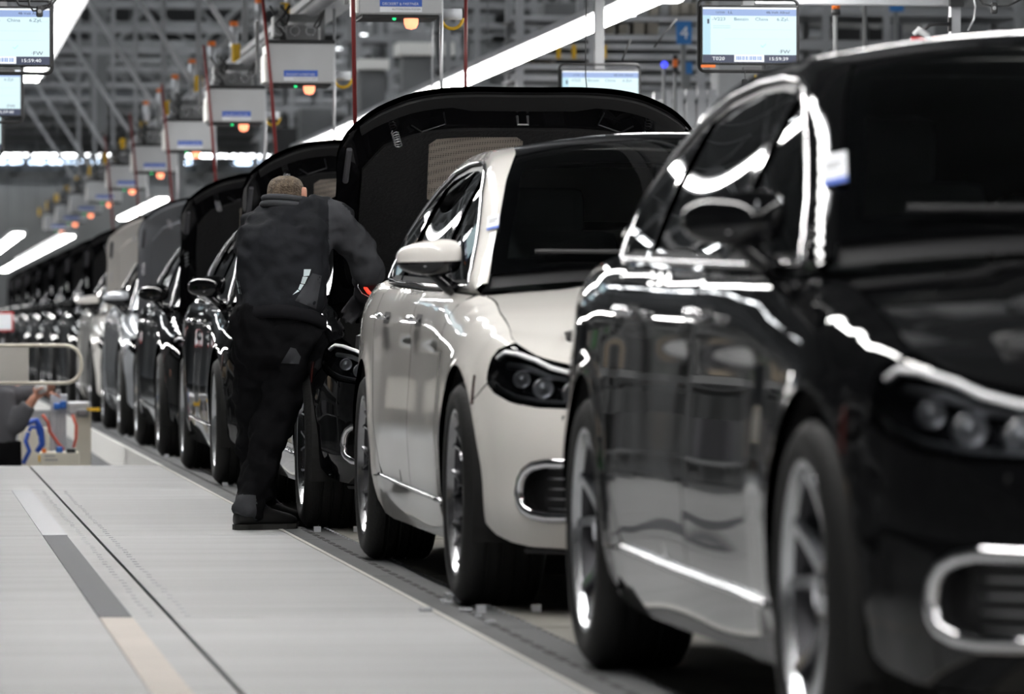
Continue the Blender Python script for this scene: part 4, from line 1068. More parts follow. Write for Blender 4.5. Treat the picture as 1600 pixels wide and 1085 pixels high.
tag(bpx('column', 1122, -60, 1196, 700, 44, .4, 'box_grey'), 'broad pale grey column between the right screen and the trolley', 'column')
tag(bpx('column', 1196, -60, 1203, 700, 43.9, .1, 'steel_dark'), 'narrow dark edge profile beside the broad grey column', 'column')
rs = random.Random(11)
# cartons on shelves
lbs = 'carton standing on the grey frame behind the light strip'
for k in range(11):
    x0 = 880 + k * 22; hh = rs.uniform(12, 26); base_y = 57 - (k % 4) * 0
    if x0 + 18 > 1050: break
    tag(bpx('carton', x0, 53 - hh, x0 + rs.uniform(13, 19), 53, 46.1, .3, rs.choice(['carton', 'carton_pale', 'carton_pale'])), ['first', 'second', 'third', 'fourth', 'fifth', 'sixth', 'seventh', 'eighth', 'ninth', 'tenth', 'eleventh'][k] + ' pale carton from the left behind the light strip', 'carton', 'cartons behind the light strip')
for k in range(7):
    x0 = 1000 + k * 16; tag(bpx('carton', x0, 4, x0 + 13, 23, 46.1, .3, rs.choice(['carton_pale', 'carton', 'box_grey'])), ['first', 'second', 'third', 'fourth', 'fifth', 'sixth', 'seventh'][k] + ' small carton from the left in the top row left of the right screen', 'carton', 'cartons high on the frame')
for k in range(6):
    x0 = 810 + k * 10; tag(bpx('carton', x0, 85, x0 + 8, 99.5, 46.1, .3, rs.choice(['carton_pale', 'carton'])), ['first', 'second', 'third', 'fourth', 'fifth', 'sixth'][k] + ' small carton from the left, beside the middle screen', 'carton', 'cartons left of the middle screen')
for ci, (x0, y0, x1, y1, m, lb) in enumerate(((622, 66, 710, 86, 'white_wall', 'white blurred cover panel behind the pale wire'), (560, 92, 608, 108, 'white_wall', 'small white blurred panel beside the red hose'),
                               (750, 130, 800, 180, 'steel_dark', 'dark machine behind the diagonal light strip'), (590, 170, 660, 250, 'steel_dark', 'dark blurred machine above the raised hood'),
                               (470, 170, 520, 250, 'steel_dark', 'tall dark blurred cabinet above the second raised hood'), (545, 180, 575, 240, 'steel_grey', 'grey blurred cabinet left of the dark machine'),
                               (850, 5, 930, 50, 'steel_dark', 'dark square opening behind the light strip top'), (736, 10, 768, 62, 'steel_dark', 'dark narrow cabinet left of the thin wire'),
                               (1300, 45, 1380, 90, 'black_matte', 'dark machine opening above the nearest black car roof'), (1395, 35, 1410, 95, 'cloth_mid', 'narrow grey upright above the nearest car'),
                               (1460, 30, 1600, 75, 'steel_dark', 'long dark cabinet at the right above the nearest car'), (430, 200, 465, 262, 'black_matte', 'small dark cabinet behind the rope'))):
    t = empty('machine_cabinet', (0, 0, 0)); tag(t, lb, 'cabinet', None)
    Y = 63.5 + 1.3 * ci if x0 < 800 else 53.6 + .7 * (ci % 4)
    bpx('casing', x0, y0, x1, y1, Y, .6, m, t); a = at(x0, y1, Y); c = at(x1, y1, Y); bx('stand', ((a.x + c.x) / 2, Y + .3, a.z / 2), ((c.x - a.x) * .8, .4, a.z), 'steel_dark', t)
for k in range(6):      # windows / bright ceiling fields seen between the frames
    x0 = 700 + k * 18
t = strip('hall_lamp', 9.2, 4.9, 66, 84, .35, 'dim distant ceiling light field left of the red hose', m='white_wall')
def signplate(x0, y0, x1, y1, Y, s_, label, m='blue_sign', tm='paper', size=None):
    t = empty('sign', tuple(at((x0 + x1) / 2, (y0 + y1) / 2, Y))); tag(t, label, 'sign')
    a = at(x0, y0, Y); c = at(x1, y1, Y); W = c.x - a.x; H = a.z - c.z
    bx('plate', (0, .01, 0), (W, .02, H), m, t)
    if s_: text('lettering', s_, size or H * .8, (0, -.003, -H * .28), tm, t, 'CENTER')
    bx('sign_post', (0, .05, -(a.z + c.z) / 4 - H / 4), (.04, .04, (a.z + c.z) / 2 - H / 2), 'steel_dark', t)
    return t
signplate(1057, 33, 1081, 69, 43, '4', 'blue sign with a white 4 left of the right screen')
signplate(928, 2, 962, 22, 48.5, '', 'plain blue panel at the top above the light strip')
signplate(1070, 97, 1082, 115, 43.4, '', 'small blue panel beside the orange beacon')
signplate(1390, 8, 1412, 18, 47.5, '', 'small blue panel at the top right of the right screen')
# red sign and lamps
q = at(1459, 62, 20.0)
signplate(1424, 57, 1496, 66, 30, '', 'flat red sign just above the nearest black car roof', 'red_paint')
def beacon(px, py, Y, lens, label, r=.03, h=.07):
    q = at(px, py, Y); t = empty('signal_beacon', tuple(q)); tag(t, label, 'beacon')
    MB().tube([(0, 0, -h * .9), (0, 0, -h * .35)], r * 1.05, 14).build('socket', 'black_matte', t, smooth=True)
    MB().tube([(0, 0, -h * .35), (0, 0, h * .45), (0, 0, h * .5)], [r, r, r * .6], 14).build('lens', lens, t, smooth=True)
    MB().tube([(0, 0, h * .5), (0, 0, h * .9)], r * 1.05, 14).build('cap', 'black_matte', t, smooth=True)
    MB().tube([(0, .02, -h), (0, .02, -q.z)], .015, 8).build('pole', 'steel_dark', t)
beacon(1055, 100, 40, 'orange', 'orange beacon with black cap right of the blue lamp', .02, .075)
beacon(1306, 9, 30, 'orange', 'orange beacon right of the right screen', .025, .06)
beacon(1352, -2, 34, 'lamp_red', 'red lamp at the top right of the right screen', .04, .03)
q = at(1038, 101, 40); t = empty('signal_lamp', tuple(q)); tag(t, 'round glowing blue lamp right of the middle screen', 'lamp')
MB().lathe([(.001, -.03), (.02, -.025), (.028, 0), (.001, .02)], 16, 'y').build('lens', 'lamp_blue', t, smooth=True); MB().tube([(0, .03, .0), (0, .03, -q.z)], .015, 8).build('pole', 'steel_dark', t)
# gantry over the right side
g = empty('gantry'); tag(g, 'grey aluminium gantry beam above the right screen and nearest car', 'gantry')
bpx('crossbeam', 1180, -6, 1500, 8, 28, .12, 'alu', g); 
a = at(1495, 0, 28); bx('post', (a.x, 28.06, a.z / 2), (.055, .06, a.z), 'alu', g); bpx('joint', 1485, -12, 1506, 10, 27.95, .05, 'black_matte', g)
c = empty('camera_sensor', tuple(at(1440, 50, 28))); tag(c, 'pale sensor head on a black arm beside the gantry post', 'sensor')
MB().tube([(-.045, 0, -.015), (-.02, 0, .01), (.03, 0, -.02), (.055, 0, -.05)], [.012, .022, .022, .010], 10).build('head', 'box_grey', c, smooth=True)
MB().tube([(.0, .01, .0), (.05, .02, .04), (.09, .02, .045), (.165, .02, .045)], .010, 8).build('arm', 'black_matte', c, smooth=True)
MB().box((.165, .03, .045), (.02, .02, .08), cham=.003).build('mount', 'black_matte', c)
tag(MB().tube([at(1512, 48, 27.8), at(1522, 30, 27.8), at(1524, 10, 27.8), at(1518, -20, 27.8)], .005, 6).build('cable', 'alu', smooth=True), 'thin pale cable curving right of the gantry post', 'cable')
for (pts, m, lb) in (([(1058, 30), (1040, 50), (1022, 74)], 'black_matte', 'short black cable behind the light strip'), ([(985, 62), (978, 80), (972, 95)], 'black_matte', 'black cable running down to the middle screen'),
                     ([(1180, 118), (1181, 135), (1180, 165)], 'yellow', 'yellow cable hanging under the right screen')):
    tag(MB().tube([at(a_, b_, 31 if m != 'yellow' else 25.9) for a_, b_ in pts], .006, 6).build('cable', m, smooth=True), lb, 'cable')
for px, wd_ in ((897, 'middle'), (945, 'right'), (873, 'left')):
    tag(bpx('yellow_tag', px - 3, 70, px + 3, 92, 45.93, .03, 'yellow'), wd_ + ' one of the three small yellow straps above the middle screen', 'tag', 'yellow straps above the middle screen')
# shelving left of the line, outside the picture but mirrored in the car doors
for k in range(6):
    Y = 13 + 3.6 * k
    t = empty('parts_rack', (-.80, Y, 0)); tag(t, ['first', 'second', 'third', 'fourth', 'fifth', 'sixth'][k] + ' parts rack outside the left frame edge, mirrored in the car doors', 'rack', 'parts racks left of the platform')
    for (x, y) in ((-.45, -1.2), (.45, -1.2), (-.45, 1.2), (.45, 1.2)): bx('post', (x, y, .95), (.06, .06, 1.9), 'steel_dark', t)
    bx('rear_panel', (0, 0, .40), (.04, 2.4, .74), 'steel_dark', t)
    for z in (.06, .45, .95, 1.5): bx('shelf', (0, 0, z), (.9, 2.4, .04), 'steel_dark', t)
    for j, m in enumerate(('steel_dark', 'black_matte', 'carton', 'bin_green' if k % 3 == 1 else 'cloth_mid', 'steel_dark')):
        bx('bin', (.1, -.95 + .48 * j, .62 + (.5 if (j + k) % 2 else 0)), (.6, .4, .28), m, t)
# ------------------------------------------------------------------ pit machinery, barrier
def ring(pts, r, close=True): return MB().tube(pts, r, 10, closed=close)
bt = empty('barrier'); tag(bt, 'cream tubular barrier with rounded end and flat panel at the left', 'barrier')
Yb = 33.2; pts = []
x0, x1, y0, y1, rad = -160, 127, 540, 599, 26
for (cx, cy, a0) in ((x1 - rad, y0 + rad, -90), (x1 - rad, y1 - rad, 0)):
    for k in range(9):
        a = math.radians(a0 + 11.25 * k); pts.append(at(cx + rad * math.cos(a), cy + rad * math.sin(a), Yb))
pts = [at(x0, y0, Yb)] + pts + [at(x0, y1, Yb)]
ring(pts, .013, False).build('tube', 'cream', bt, smooth=True)
bpx('panel', -158, 543, 45, 597, Yb - .005, .01, 'panel_beige', bt)
a = at(-120, 540, Yb); bx('barrier_post', (a.x, Yb, (a.z - 1.1) / 2), (.04, .04, a.z + 1.1), 'cream', bt)
Ym = 37.0
def boxz(x0, y0, x1, y1, Y, dep, m, parent, name, cham=.0): return bpx(name, x0, y0, x1, y1, Y, dep, m, parent, cham)
mc = empty('assembly_machine'); tag(mc, 'pale machine with upright aluminium column, blue clamps and hoses in the pit', 'machine')
boxz(80, 617, 105, 645, Ym, .16, 'alu', mc, 'column_head', .004); 
for k in range(4): boxz(80 + 6.2 * k, 642, 85.2 + 6.2 * k, 735, Ym + .03, .10, 'alu', mc, 'column_profile')
boxz(87, 609, 95, 618, Ym, .05, 'steel_grey', mc, 'top_knob', .004)
boxz(84, 630, 94, 640, Ym - .06, .05, 'blue', mc, 'clamp', .006); boxz(94, 627, 104, 639, Ym - .06, .05, 'blue', mc, 'clamp', .006)
boxz(118, 640, 142, 735, Ym + .25, .3, 'cream', mc, 'cabinet'); boxz(106, 628, 140, 648, Ym + .2, .2, 'alu', mc, 'arm', .01); boxz(30, 668, 78, 735, Ym + .3, .3, 'cream', mc, 'cabinet', .01)
boxz(120, 640, 138, 652, Ym - .05, .08, 'steel_dark', mc, 'valve', .01); boxz(40, 640, 80, 668, Ym + .4, .2, 'steel_grey', mc, 'cover', .01)
boxz(136, 637, 156, 643, Ym, .05, 'yellow', mc, 'lever'); 
a = at(25, 735, Ym); c = at(145, 735, Ym); bx('machine_base', ((a.x + c.x) / 2, Ym + .4, (a.z - 1.1) / 2), (c.x - a.x, .8, 1.1 + a.z), 'steel_grey', mc)
for (pl, r, m) in (([(2, 675), (20, 670), (45, 660), (57, 657), (64, 672), (66, 695), (58, 707)], .022, 'blue_hose'), ([(45, 674), (48, 668), (58, 668), (62, 680)], .016, 'blue_hose'), ([(44, 676), (40, 690), (46, 705), (36, 725)], .016, 'blue_hose'),
                   ([(66, 648), (75, 660), (78, 675), (90, 692), (100, 703)], .012, 'red_tube'), ([(113, 648), (119, 665), (119, 685), (115, 700)], .011, 'red_tube'), ([(8, 672), (3, 668), (-4, 668)], .014, 'red_tube'), ([(5, 676), (14, 673)], .030, 'paper')):
    MB().tube([at(a_, b_, Ym - .15) for a_, b_ in pl], r, 8).build('hose', m, mc, smooth=True)
tb = empty('tool_box'); tag(tb, 'cream box with small print and cups on top at the pit edge', 'box')
boxz(63, 707, 124, 729, 34.6, .25, 'cream', tb, 'body', .006); boxz(66, 701, 72, 708, 34.6, .05, 'orange', tb, 'cup'); boxz(88, 698, 98, 708, 34.6, .05, 'blue', tb, 'cup', .006); boxz(104, 702, 118, 708, 34.6, .06, 'black_matte', tb, 'cup')
boxz(60, 712, 65, 722, 34.65, .05, 'yellow', tb, 'handle'); boxz(70, 712, 86, 714, 34.595, .006, 'steel_grey', tb, 'print_line'); boxz(70, 718, 90, 720, 34.595, .006, 'steel_grey', tb, 'print_line')
a = at(63, 729, 34.6); c = at(124, 729, 34.6); bx('stand', ((a.x + c.x) / 2, 34.75, (a.z - 1.1) / 2), ((c.x - a.x) * .8, .2, 1.1 + a.z), 'steel_dark', tb)
sg = empty('sign', tuple(at(4, 503, 45))); tag(sg, 'small white sign with red border at the left frame edge', 'sign')
bx('plate', (0, .01, 0), (.19, .01, .17), 'red_paint', sg); bx('face', (0, .0, 0), (.16, .01, .14), 'paper', sg); bx('sign_post', (0, .02, -.95 - .3), (.03, .02, 2.2), 'steel_grey', sg)
# ------------------------------------------------------------------ people
def apply_mods(o):
    dg = bpy.context.evaluated_depsgraph_get(); me = bpy.data.meshes.new_from_object(o.evaluated_get(dg)); old = o.data
    o.modifiers.clear(); o.data = me; return o
def loft(b, rings, n=20):
    """rings: (centre, rx vector, ry vector); closed superelliptic loops"""
    i0 = len(b.v)
    for c, rx, ry in rings:
        c = Vector(c); rx = Vector(rx); ry = Vector(ry)
        for j in range(n):
            a = 2 * PI * j / n; ca, sa = math.cos(a), math.sin(a)
            f = lambda t: math.copysign(abs(t) ** .85, t)
            b.v.append(tuple(c + rx * f(ca) + ry * f(sa)))
    for k in range(len(rings) - 1):
        for j in range(n):
            a = i0 + k * n + j; c = i0 + k * n + (j + 1) % n; b.f.append([a, c, c + n, a + n])
    b.f.append([i0 + j for j in range(n)][::-1]); b.f.append([i0 + (len(rings) - 1) * n + j for j in range(n)])
def limb(b, pts, rad, n=14, sub=3):
    """smooth tapered tube through joints"""
    P = np.array([list(p) for p in pts]); t = np.linspace(0, 1, len(P)); f = curve([(a, *p, r) for a, p, r in zip(t, P, rad)])
    T = np.linspace(0, 1, (len(P) - 1) * sub + 1); v = f(T); b.tube([Vector(q[:3]) for q in v], [float(q[3]) for q in v], n)
def remesh(b, name, m, parent, vox=.012, sm=6, mats=None, fm=None, wr=0):
    o = b.build(name, m, parent); bm = bmesh.new(); bm.from_mesh(o.data); bmesh.ops.recalc_face_normals(bm, faces=bm.faces); bm.to_mesh(o.data); bm.free()
    r = o.modifiers.new('r', 'REMESH'); r.mode = 'VOXEL'; r.voxel_size = vox; r.use_smooth_shade = True
    s = o.modifiers.new('s', 'SMOOTH'); s.iterations = sm; s.factor = .5
    if wr:
        tx = bpy.data.textures.get('folds') or bpy.data.textures.new('folds', 'CLOUDS'); tx.noise_scale = .085; tx.noise_depth = 1
        d = o.modifiers.new('d', 'DISPLACE'); d.texture = tx; d.strength = wr; d.mid_level = .5; d.texture_coords = 'LOCAL'
    apply_mods(o)
    if mats:
        o.data.materials.clear()
        for mm in mats: o.data.materials.append(M[mm])
        for p in o.data.polygons: p.material_index = fm(p.center)
    o.data.polygons.foreach_set('use_smooth', [True] * len(o.data.polygons))
    return o
def hand(b, wrist, d, n, scale=1.0, curl=.5, side=1):
    """palm + five fingers. d: pointing direction, n: palm normal (fingers curl toward n)"""
    d = Vector(d).normalized(); n = Vector(n); n = (n - d * n.dot(d)).normalized(); t = d.cross(n) * side; w = Vector(wrist); s = scale
    limb(b, [w - d * .03 * s, w + d * .02 * s], [.027 * s, .028 * s], 10)
    loft(b, [(w, t * .028 * s, n * .019 * s), (w + d * .045 * s, t * .040 * s, n * .016 * s), (w + d * .09 * s, t * .042 * s, n * .013 * s)], 14)
    for k, (o_, L) in enumerate(((-.033, .072), (-.011, .082), (.011, .078), (.032, .060))):
        p = w + d * .078 * s + t * o_ * s; pts = [p]; dd = d.copy()
        for j, fr in enumerate((.45, .32, .23)):
            ang = curl * (j + 1) * .5; dv = (d * math.cos(ang) + n * math.sin(ang)); pts.append(pts[-1] + dv * L * fr * s)
        b.tube(pts, [.0098 * s, .0092 * s, .0085 * s, .0065 * s], 8)
    p = w + d * .02 * s - t * .03 * s
    pts = [p, p + (d * .5 - t * .75 + n * .3).normalized() * .035 * s, p + (d * .5 - t * .75 + n * .3).normalized() * .035 * s + (d * .8 - t * .3 + n * .5).normalized() * .03 * s]
    pts.append(pts[-1] + (d * .9 + n * .5).normalized() * .022 * s)
    b.tube(pts, [.013 * s, .0115 * s, .0105 * s, .008 * s], 8)
PY = 22.25
def pp(px, py, dy=0.0): return at(px, py, PY + dy)
per = empty('person', tuple(at(415, 825, PY) * Vector((1, 1, 0)) if False else (at(415, 825, PY).x, PY, 0)))
tag(per, 'person in black and grey workwear bending into the open engine bay', 'person')
po = Vector(per.location)
def q_(px, py, dy=0.0): return pp(px, py, dy) - po
sx = Vector((1, 0, 0)); sy = Vector((0, 1, 0))
# body (skin): head, neck, right ear and hands
b = MB()
hc = q_(446, 306, .16)
ax_ = (Vector((.25, .55, .35))).normalized()
loft(b, [(hc + Vector((0, -.02, -.13)), sx * .058, sy * .065), (hc + Vector((0, .0, -.09)), sx * .066, sy * .08), (hc + Vector((0, .01, -.04)), sx * .078, sy * .098), (hc, sx * .082, sy * .104), (hc + Vector((0, -.005, .035)), sx * .078, sy * .098), (hc + Vector((0, -.012, .062)), sx * .058, sy * .075), (hc + Vector((0, -.015, .078)), sx * .028, sy * .04)], 20)
limb(b, [q_(448, 345, .02), q_(448, 325, .08), hc + Vector((0, .01, -.04))], [.068, .060, .062], 14)
# face, seen only from the other side: brow, nose, lips, chin toward +x +y
fd = Vector((.35, .85, -.35)).normalized(); fx_ = fd.cross(Vector((0, 0, 1))).normalized(); fu = fx_.cross(fd)
fc = hc + fd * .085 - fu * .02
b.tube([fc + fu * .035 + fd * .012, fc + fu * .015 + fd * .026, fc - fu * .005 + fd * .034, fc - fu * .012 + fd * .018], [.010, .011, .014, .010], 8)
b.tube([fc + fx_ * -.03 - fu * .038 + fd * .0, fc - fu * .036 + fd * .014, fc + fx_ * .03 - fu * .038], [.008, .012, .008], 8)
b.tube([fc - fu * .075 - fd * .015 - fx_ * .02, fc - fu * .078 - fd * .0, fc - fu * .075 - fd * .015 + fx_ * .02], [.022, .026, .022], 8)
for e in (-1, 1): b.tube([fc + fx_ * .015 * e + fu * .04, fc + fx_ * .045 * e + fu * .04], [.010, .009], 8)
# ear at the right
ear = q_(474.5, 303, .10)
loft(b, [(ear + Vector((-.012, 0, 0)), Vector((0, .018, 0)), Vector((0, 0, .030))), (ear + Vector((.008, -.008, 0)), Vector((0, .014, 0)), Vector((0, 0, .031))), (ear + Vector((.014, -.012, .002)), Vector((0, .006, 0)), Vector((0, 0, .02)))], 12)
# arms (under the sleeves) down to the hands, one continuous body
RS = q_(522, 350, .02); RE = q_(579, 428, .12); RW = q_(566, 462, .32)
LS = q_(400, 366, .12); LE = q_(408, 430, .34); LW = q_(470, 470, .48)
limb(b, [q_(450, 350, .05), RS, RE, RW], [.07, .055, .043, .028], 12); limb(b, [q_(450, 350, .05), LS, LE, LW], [.07, .055, .043, .028], 12)
limb(b, [q_(450, 350, .03), q_(446, 430, .02), q_(440, 480, .0)], [.09, .09, .07], 16)
hand(b, RW, Vector((-.3, .5, -.55)), Vector((-.5, -.2, -.5)), 1.0, .7, 1)
hand(b, LW, Vector((.6, .5, -.4)), Vector((0, -.2, -.8)), 1.0, .7, -1)
bo = remesh(b, 'body', 'skin', per, .0065, 2, ['skin', 'glove'], lambda c: 1 if (c - RW).length < .17 or (c - LW).length < .19 else 0)
# hair
b = MB()
loft(b, [(hc + Vector((0, -.055, -.075)), sx * .060, sy * .030), (hc + Vector((0, -.045, -.05)), sx * .078, sy * .052), (hc + Vector((0, -.022, -.02)), sx * .080, sy * .084), (hc + Vector((-.0, -.01, .015)), sx * .082, sy * .100), (hc + Vector((0, -.014, .045)), sx * .078, sy * .096), (hc + Vector((0, -.018, .070)), sx * .064, sy * .076), (hc + Vector((0, -.02, .086)), sx * .030, sy * .04)], 24)
hr = remesh(b, 'hair', 'hair', per, .007, 3)
# collar
b = MB(); cc = q_(444, 316, .05)
b.tube([cc + Vector((.088 * math.cos(a), .078 * math.sin(a), .012 * math.cos(a + 2.2) + .01)) for a in np.linspace(0, 2 * PI, 25)[:-1]], .014, 8, closed=True)
b.tube([cc + Vector((.093 * math.cos(a), .083 * math.sin(a), .012 * math.cos(a + 2.2) - .018)) for a in np.linspace(0, 2 * PI, 25)[:-1]], .016, 8, closed=True)
b.build('collar', 'cloth_grey', per, smooth=True)
# jacket
b = MB()
def rg_(xl, xr, y, dy, ry, tilt=0.0):
    a = q_(xl, y, dy); c = q_(xr, y, dy); return ((a + c) / 2, (c - a) / 2 + Vector((0, 0, tilt)), Vector((0, ry, 0)))
loft(b, [rg_(373, 503, 512, -.02, .125, .012), rg_(371, 505, 498, -.02, .135, .012), rg_(368, 508, 480, -.02, .142, .01), rg_(370, 512, 450, -.01, .148), rg_(370, 515, 415, .0, .150), rg_(371, 518, 380, .01, .150),
         rg_(375, 522, 355, .03, .145), rg_(388, 520, 336, .06, .125), rg_(408, 505, 321, .08, .10), rg_(422, 480, 310, .08, .075)], 28)
limb(b, [q_(490, 340, .04), RS + Vector((0, 0, .01)), (RS + RE) / 2 + Vector((.012, 0, .01)), RE, (RE + RW) / 2, RW + Vector((0, -.03, .02))], [.095, .088, .076, .066, .060, .050], 18)
limb(b, [q_(425, 345, .06), LS, (LS + LE) / 2, LE, (LE + LW) / 2, LW + Vector((-.02, -.03, .02))], [.095, .085, .074, .066, .060, .050], 18)
def jm(c):
    w_ = c + po; Z = w_.y * math.cos(TH) + w_.x * math.sin(TH); px = 800 + FPX * (w_.x * math.cos(TH) - w_.y * math.sin(TH)) / Z; py = 510 - FPX * (w_.z - CAMH) / Z
    if px > 514 and py < 480: 
        # grey back of the sleeve, black outer front
        l = (px - 519) * .985 - (py - 326) * .86
        return 1 if l < 22 or py > 395 else 0
    if py > 489 + (px - 440) * .02 and py > 486: return 2
    return 0
jk_ = remesh(b, 'jacket', 'cloth_dark', per, .011, 5, ['cloth_dark', 'cloth_grey', 'cloth_trouser'], jm, wr=.055)
from mathutils.bvhtree import BVHTree
def patch(name, poly, m, surf_obj, off=.004, parent=per):
    """flat cloth patch laid on the jacket or trousers: ray cast from the photograph side onto the cloth"""
    me = surf_obj.data; bvh = BVHTree.FromPolygons([v.co + surf_obj.location for v in me.vertices], [p.vertices[:] for p in me.polygons])
    d_ = densify(poly, 6); O = np.array(d_); x0_, y0_ = O.min(0); x1_, y1_ = O.max(0)
    g = [(x, y) for x in np.arange(x0_ + 3, x1_, 6) for y in np.arange(y0_ + 3, y1_, 6)]
    g = [p for p in g if inpoly(np.array([p[0]]), np.array([p[1]]), O)[0] and min((p[0] - o[0]) ** 2 + (p[1] - o[1]) ** 2 for o in d_) > 6]
    pts = [Vector(p) for p in d_] + [Vector(p) for p in g]; n = len(d_)
    vs, es, fs, *_ = delaunay_2d_cdt(pts, [(i, (i + 1) % n) for i in range(n)], [], 0, 1e-6)
    fs = [f for f in fs if inpoly(np.array([sum(vs[i][0] for i in f) / 3]), np.array([sum(vs[i][1] for i in f) / 3]), O)[0]]
    out = []; camp = Vector((0, 0, CAMH)) - po
    for v in vs:
        tgt = at(v[0], v[1], PY) - po; d = (tgt - camp).normalized(); h = bvh.ray_cast(camp, d)
        out.append((h[0] - d * off) if h[0] else None)
    good = [o for o in out if o is not None]
    if not good: return
    for i, o in enumerate(out):
        if o is None: 
            tgt = at(vs[i][0], vs[i][1], PY + .05) - po; out[i] = min(good, key=lambda g_: (g_ - tgt).length)
    k = len(out); dn = Vector((.1, .99, 0)) * .003
    o = mesh_obj(name, out, [list(f) for f in fs], m, parent, smooth=True)
    return o
for poly in ([(475, 421), (486, 421), (483, 431), (474, 432)], [(473, 432.5), (481, 433), (476, 444), (470, 443)], [(469, 444), (475, 445), (469, 454), (466, 452)], [(465, 453), (468, 455), (457, 461)],
             [(369, 438), (373, 439), (375, 449), (371, 450)], [(371, 451), (375, 451), (377, 460), (373, 459)]):
    patch('reflective_stripe', poly, 'reflective', jk_, .005)
patch('pocket_panel', [(488, 427), (503, 431), (494, 483), (461, 470)], 'cloth_grey', jk_, .003)
b = MB(); n_ = 96; cb = (q_(372, 505, -.02) + q_(505, 505, -.02)) / 2; hx = (q_(505, 505).x - q_(372, 505).x) / 2
for k in range(n_):
    a = 2 * PI * k / n_; rb = .003 * (k % 2); zz = .050 * math.cos((a - 1.5 * PI) * 1.0) if math.sin(a) < 0 else 0
    for (dr, dz) in ((.000, .030), (.012 + rb, .022), (.014 + rb, -.018), (.002, -.030), (-.02, -.028)):
        b.v.append(tuple(cb + Vector(((hx + dr) * math.cos(a), (.150 + dr) * math.sin(a), dz + zz - .012 * math.cos(a)))))
for k in range(n_):
    for j in range(4): b.f.append([5 * k + j, 5 * k + j + 1, 5 * ((k + 1) % n_) + j + 1, 5 * ((k + 1) % n_) + j])
b.build('waistband', 'waistband', per, smooth=True)
# trousers
b = MB()
limb(b, [q_(410, 480, -.02), q_(405, 520, -.02), q_(403, 600, .10), q_(400, 670, .14), q_(404, 745, .12), q_(408, 792, .10)], [.122, .125, .105, .088, .078, .072], 20)
limb(b, [q_(462, 480, -.02), q_(462, 520, -.02), q_(455, 590, .0), q_(428, 660, -.02), q_(406, 735, -.06), q_(386, 806, -.12)], [.122, .122, .105, .092, .078, .068], 20)
loft(b, [rg_(376, 500, 492, -.02, .12), rg_(373, 499, 520, -.02, .135), rg_(376, 492, 555, -.01, .125), rg_(385, 480, 575, .0, .10)], 24)
def tm(c):
    w_ = c + po; return 1 if (w_.z < .155 and w_.x < at(397, 800, PY).x and w_.y < PY + .02) else 0
tr_ = remesh(b, 'trousers', 'cloth_trouser', per, .012, 5, ['cloth_trouser', 'cloth_grey'], tm, wr=.06)
patch('pocket_panel', [(427, 489), (450, 487), (471, 494), (470, 501), (453, 505)], 'cloth_grey', tr_, .003)
patch('pocket_panel', [(454, 543), (462, 545), (470, 558), (467, 569), (439, 568)], 'cloth_grey', tr_, .003)
# shoes
def shoe(heel, toe, nm):
    heel = Vector(heel); toe = Vector(toe); d = (toe - heel); L = d.length; d.normalize(); n = Vector((-d.y, d.x, 0))
    b = MB(); u = Vector((0, 0, 1))
    def ring_(t, w_, z0, z1): c = heel + d * L * t + u * (z0 + z1) / 2; return (c, n * w_, u * (z1 - z0) / 2)
    loft(b, [ring_(-.015, .022, .022, .07), ring_(.02, .034, .018, .095), ring_(.15, .038, .016, .105), ring_(.34, .040, .016, .108), ring_(.50, .045, .016, .098), ring_(.70, .049, .016, .080), ring_(.88, .044, .016, .066), ring_(.97, .032, .018, .054), ring_(1.01, .014, .022, .04)], 18)
    o = b.build(nm, 'shoe', per, smooth=True)
    s_ = MB(); prof = [(-.03, .0), (0, .032), (.12, .040), (.4, .038), (.55, .046), (.75, .051), (.93, .042), (1.02, .012)]
    pol = [(t, w_) for t, w_ in prof] + [(t, -w_) for t, w_ in prof[::-1]]
    s_.prism(pol, .024, lambda x, y, z: heel + d * L * x + n * y + u * z); s_.build('sole', 'sole', o)
    l_ = MB()
    for k in range(4):
        t = .40 + .08 * k; z = .122 - .062 * (t - .38) / .35 + .006; c = heel + d * L * t
        l_.tube([c - n * .028 + u * (z - .012), c + u * z, c + n * .028 + u * (z - .012)], .003, 5)
    l_.build('laces', 'cloth_mid', o)
h0 = at(369, 824, PY - .12) - po; t0 = at(462, 824, PY + .02) - po; h0.z = t0.z = 0
shoe(h0, h0 + (t0 - h0).normalized() * .30, 'shoe')
h1 = at(398, 812, PY + .12) - po; t1 = at(475, 812, PY + .30) - po; h1.z = t1.z = 0
shoe(h1, h1 + (t1 - h1).normalized() * .285, 'shoe')
# red lit inspection lamp cable at the hand
t = empty('work_lamp', tuple(pp(572, 450, .10))); tag(t, 'curved red and white handle held in the engine bay beside the elbow', 'tool')
o_ = pp(572, 450, .10)
MB().tube([pp(569, 442, .10) - o_, pp(571, 450, .10) - o_, pp(576, 457, .10) - o_, pp(588, 466, .10) - o_], [.006, .008, .008, .005], 8).build('grip', 'lamp_red', t, smooth=True)
MB().tube([pp(561, 436, .11) - o_, pp(559, 448, .11) - o_, pp(566, 459, .11) - o_, pp(578, 465, .11) - o_, pp(588, 466.5, .11) - o_], .0025, 6).build('wire_bow', 'chrome', t, smooth=True)
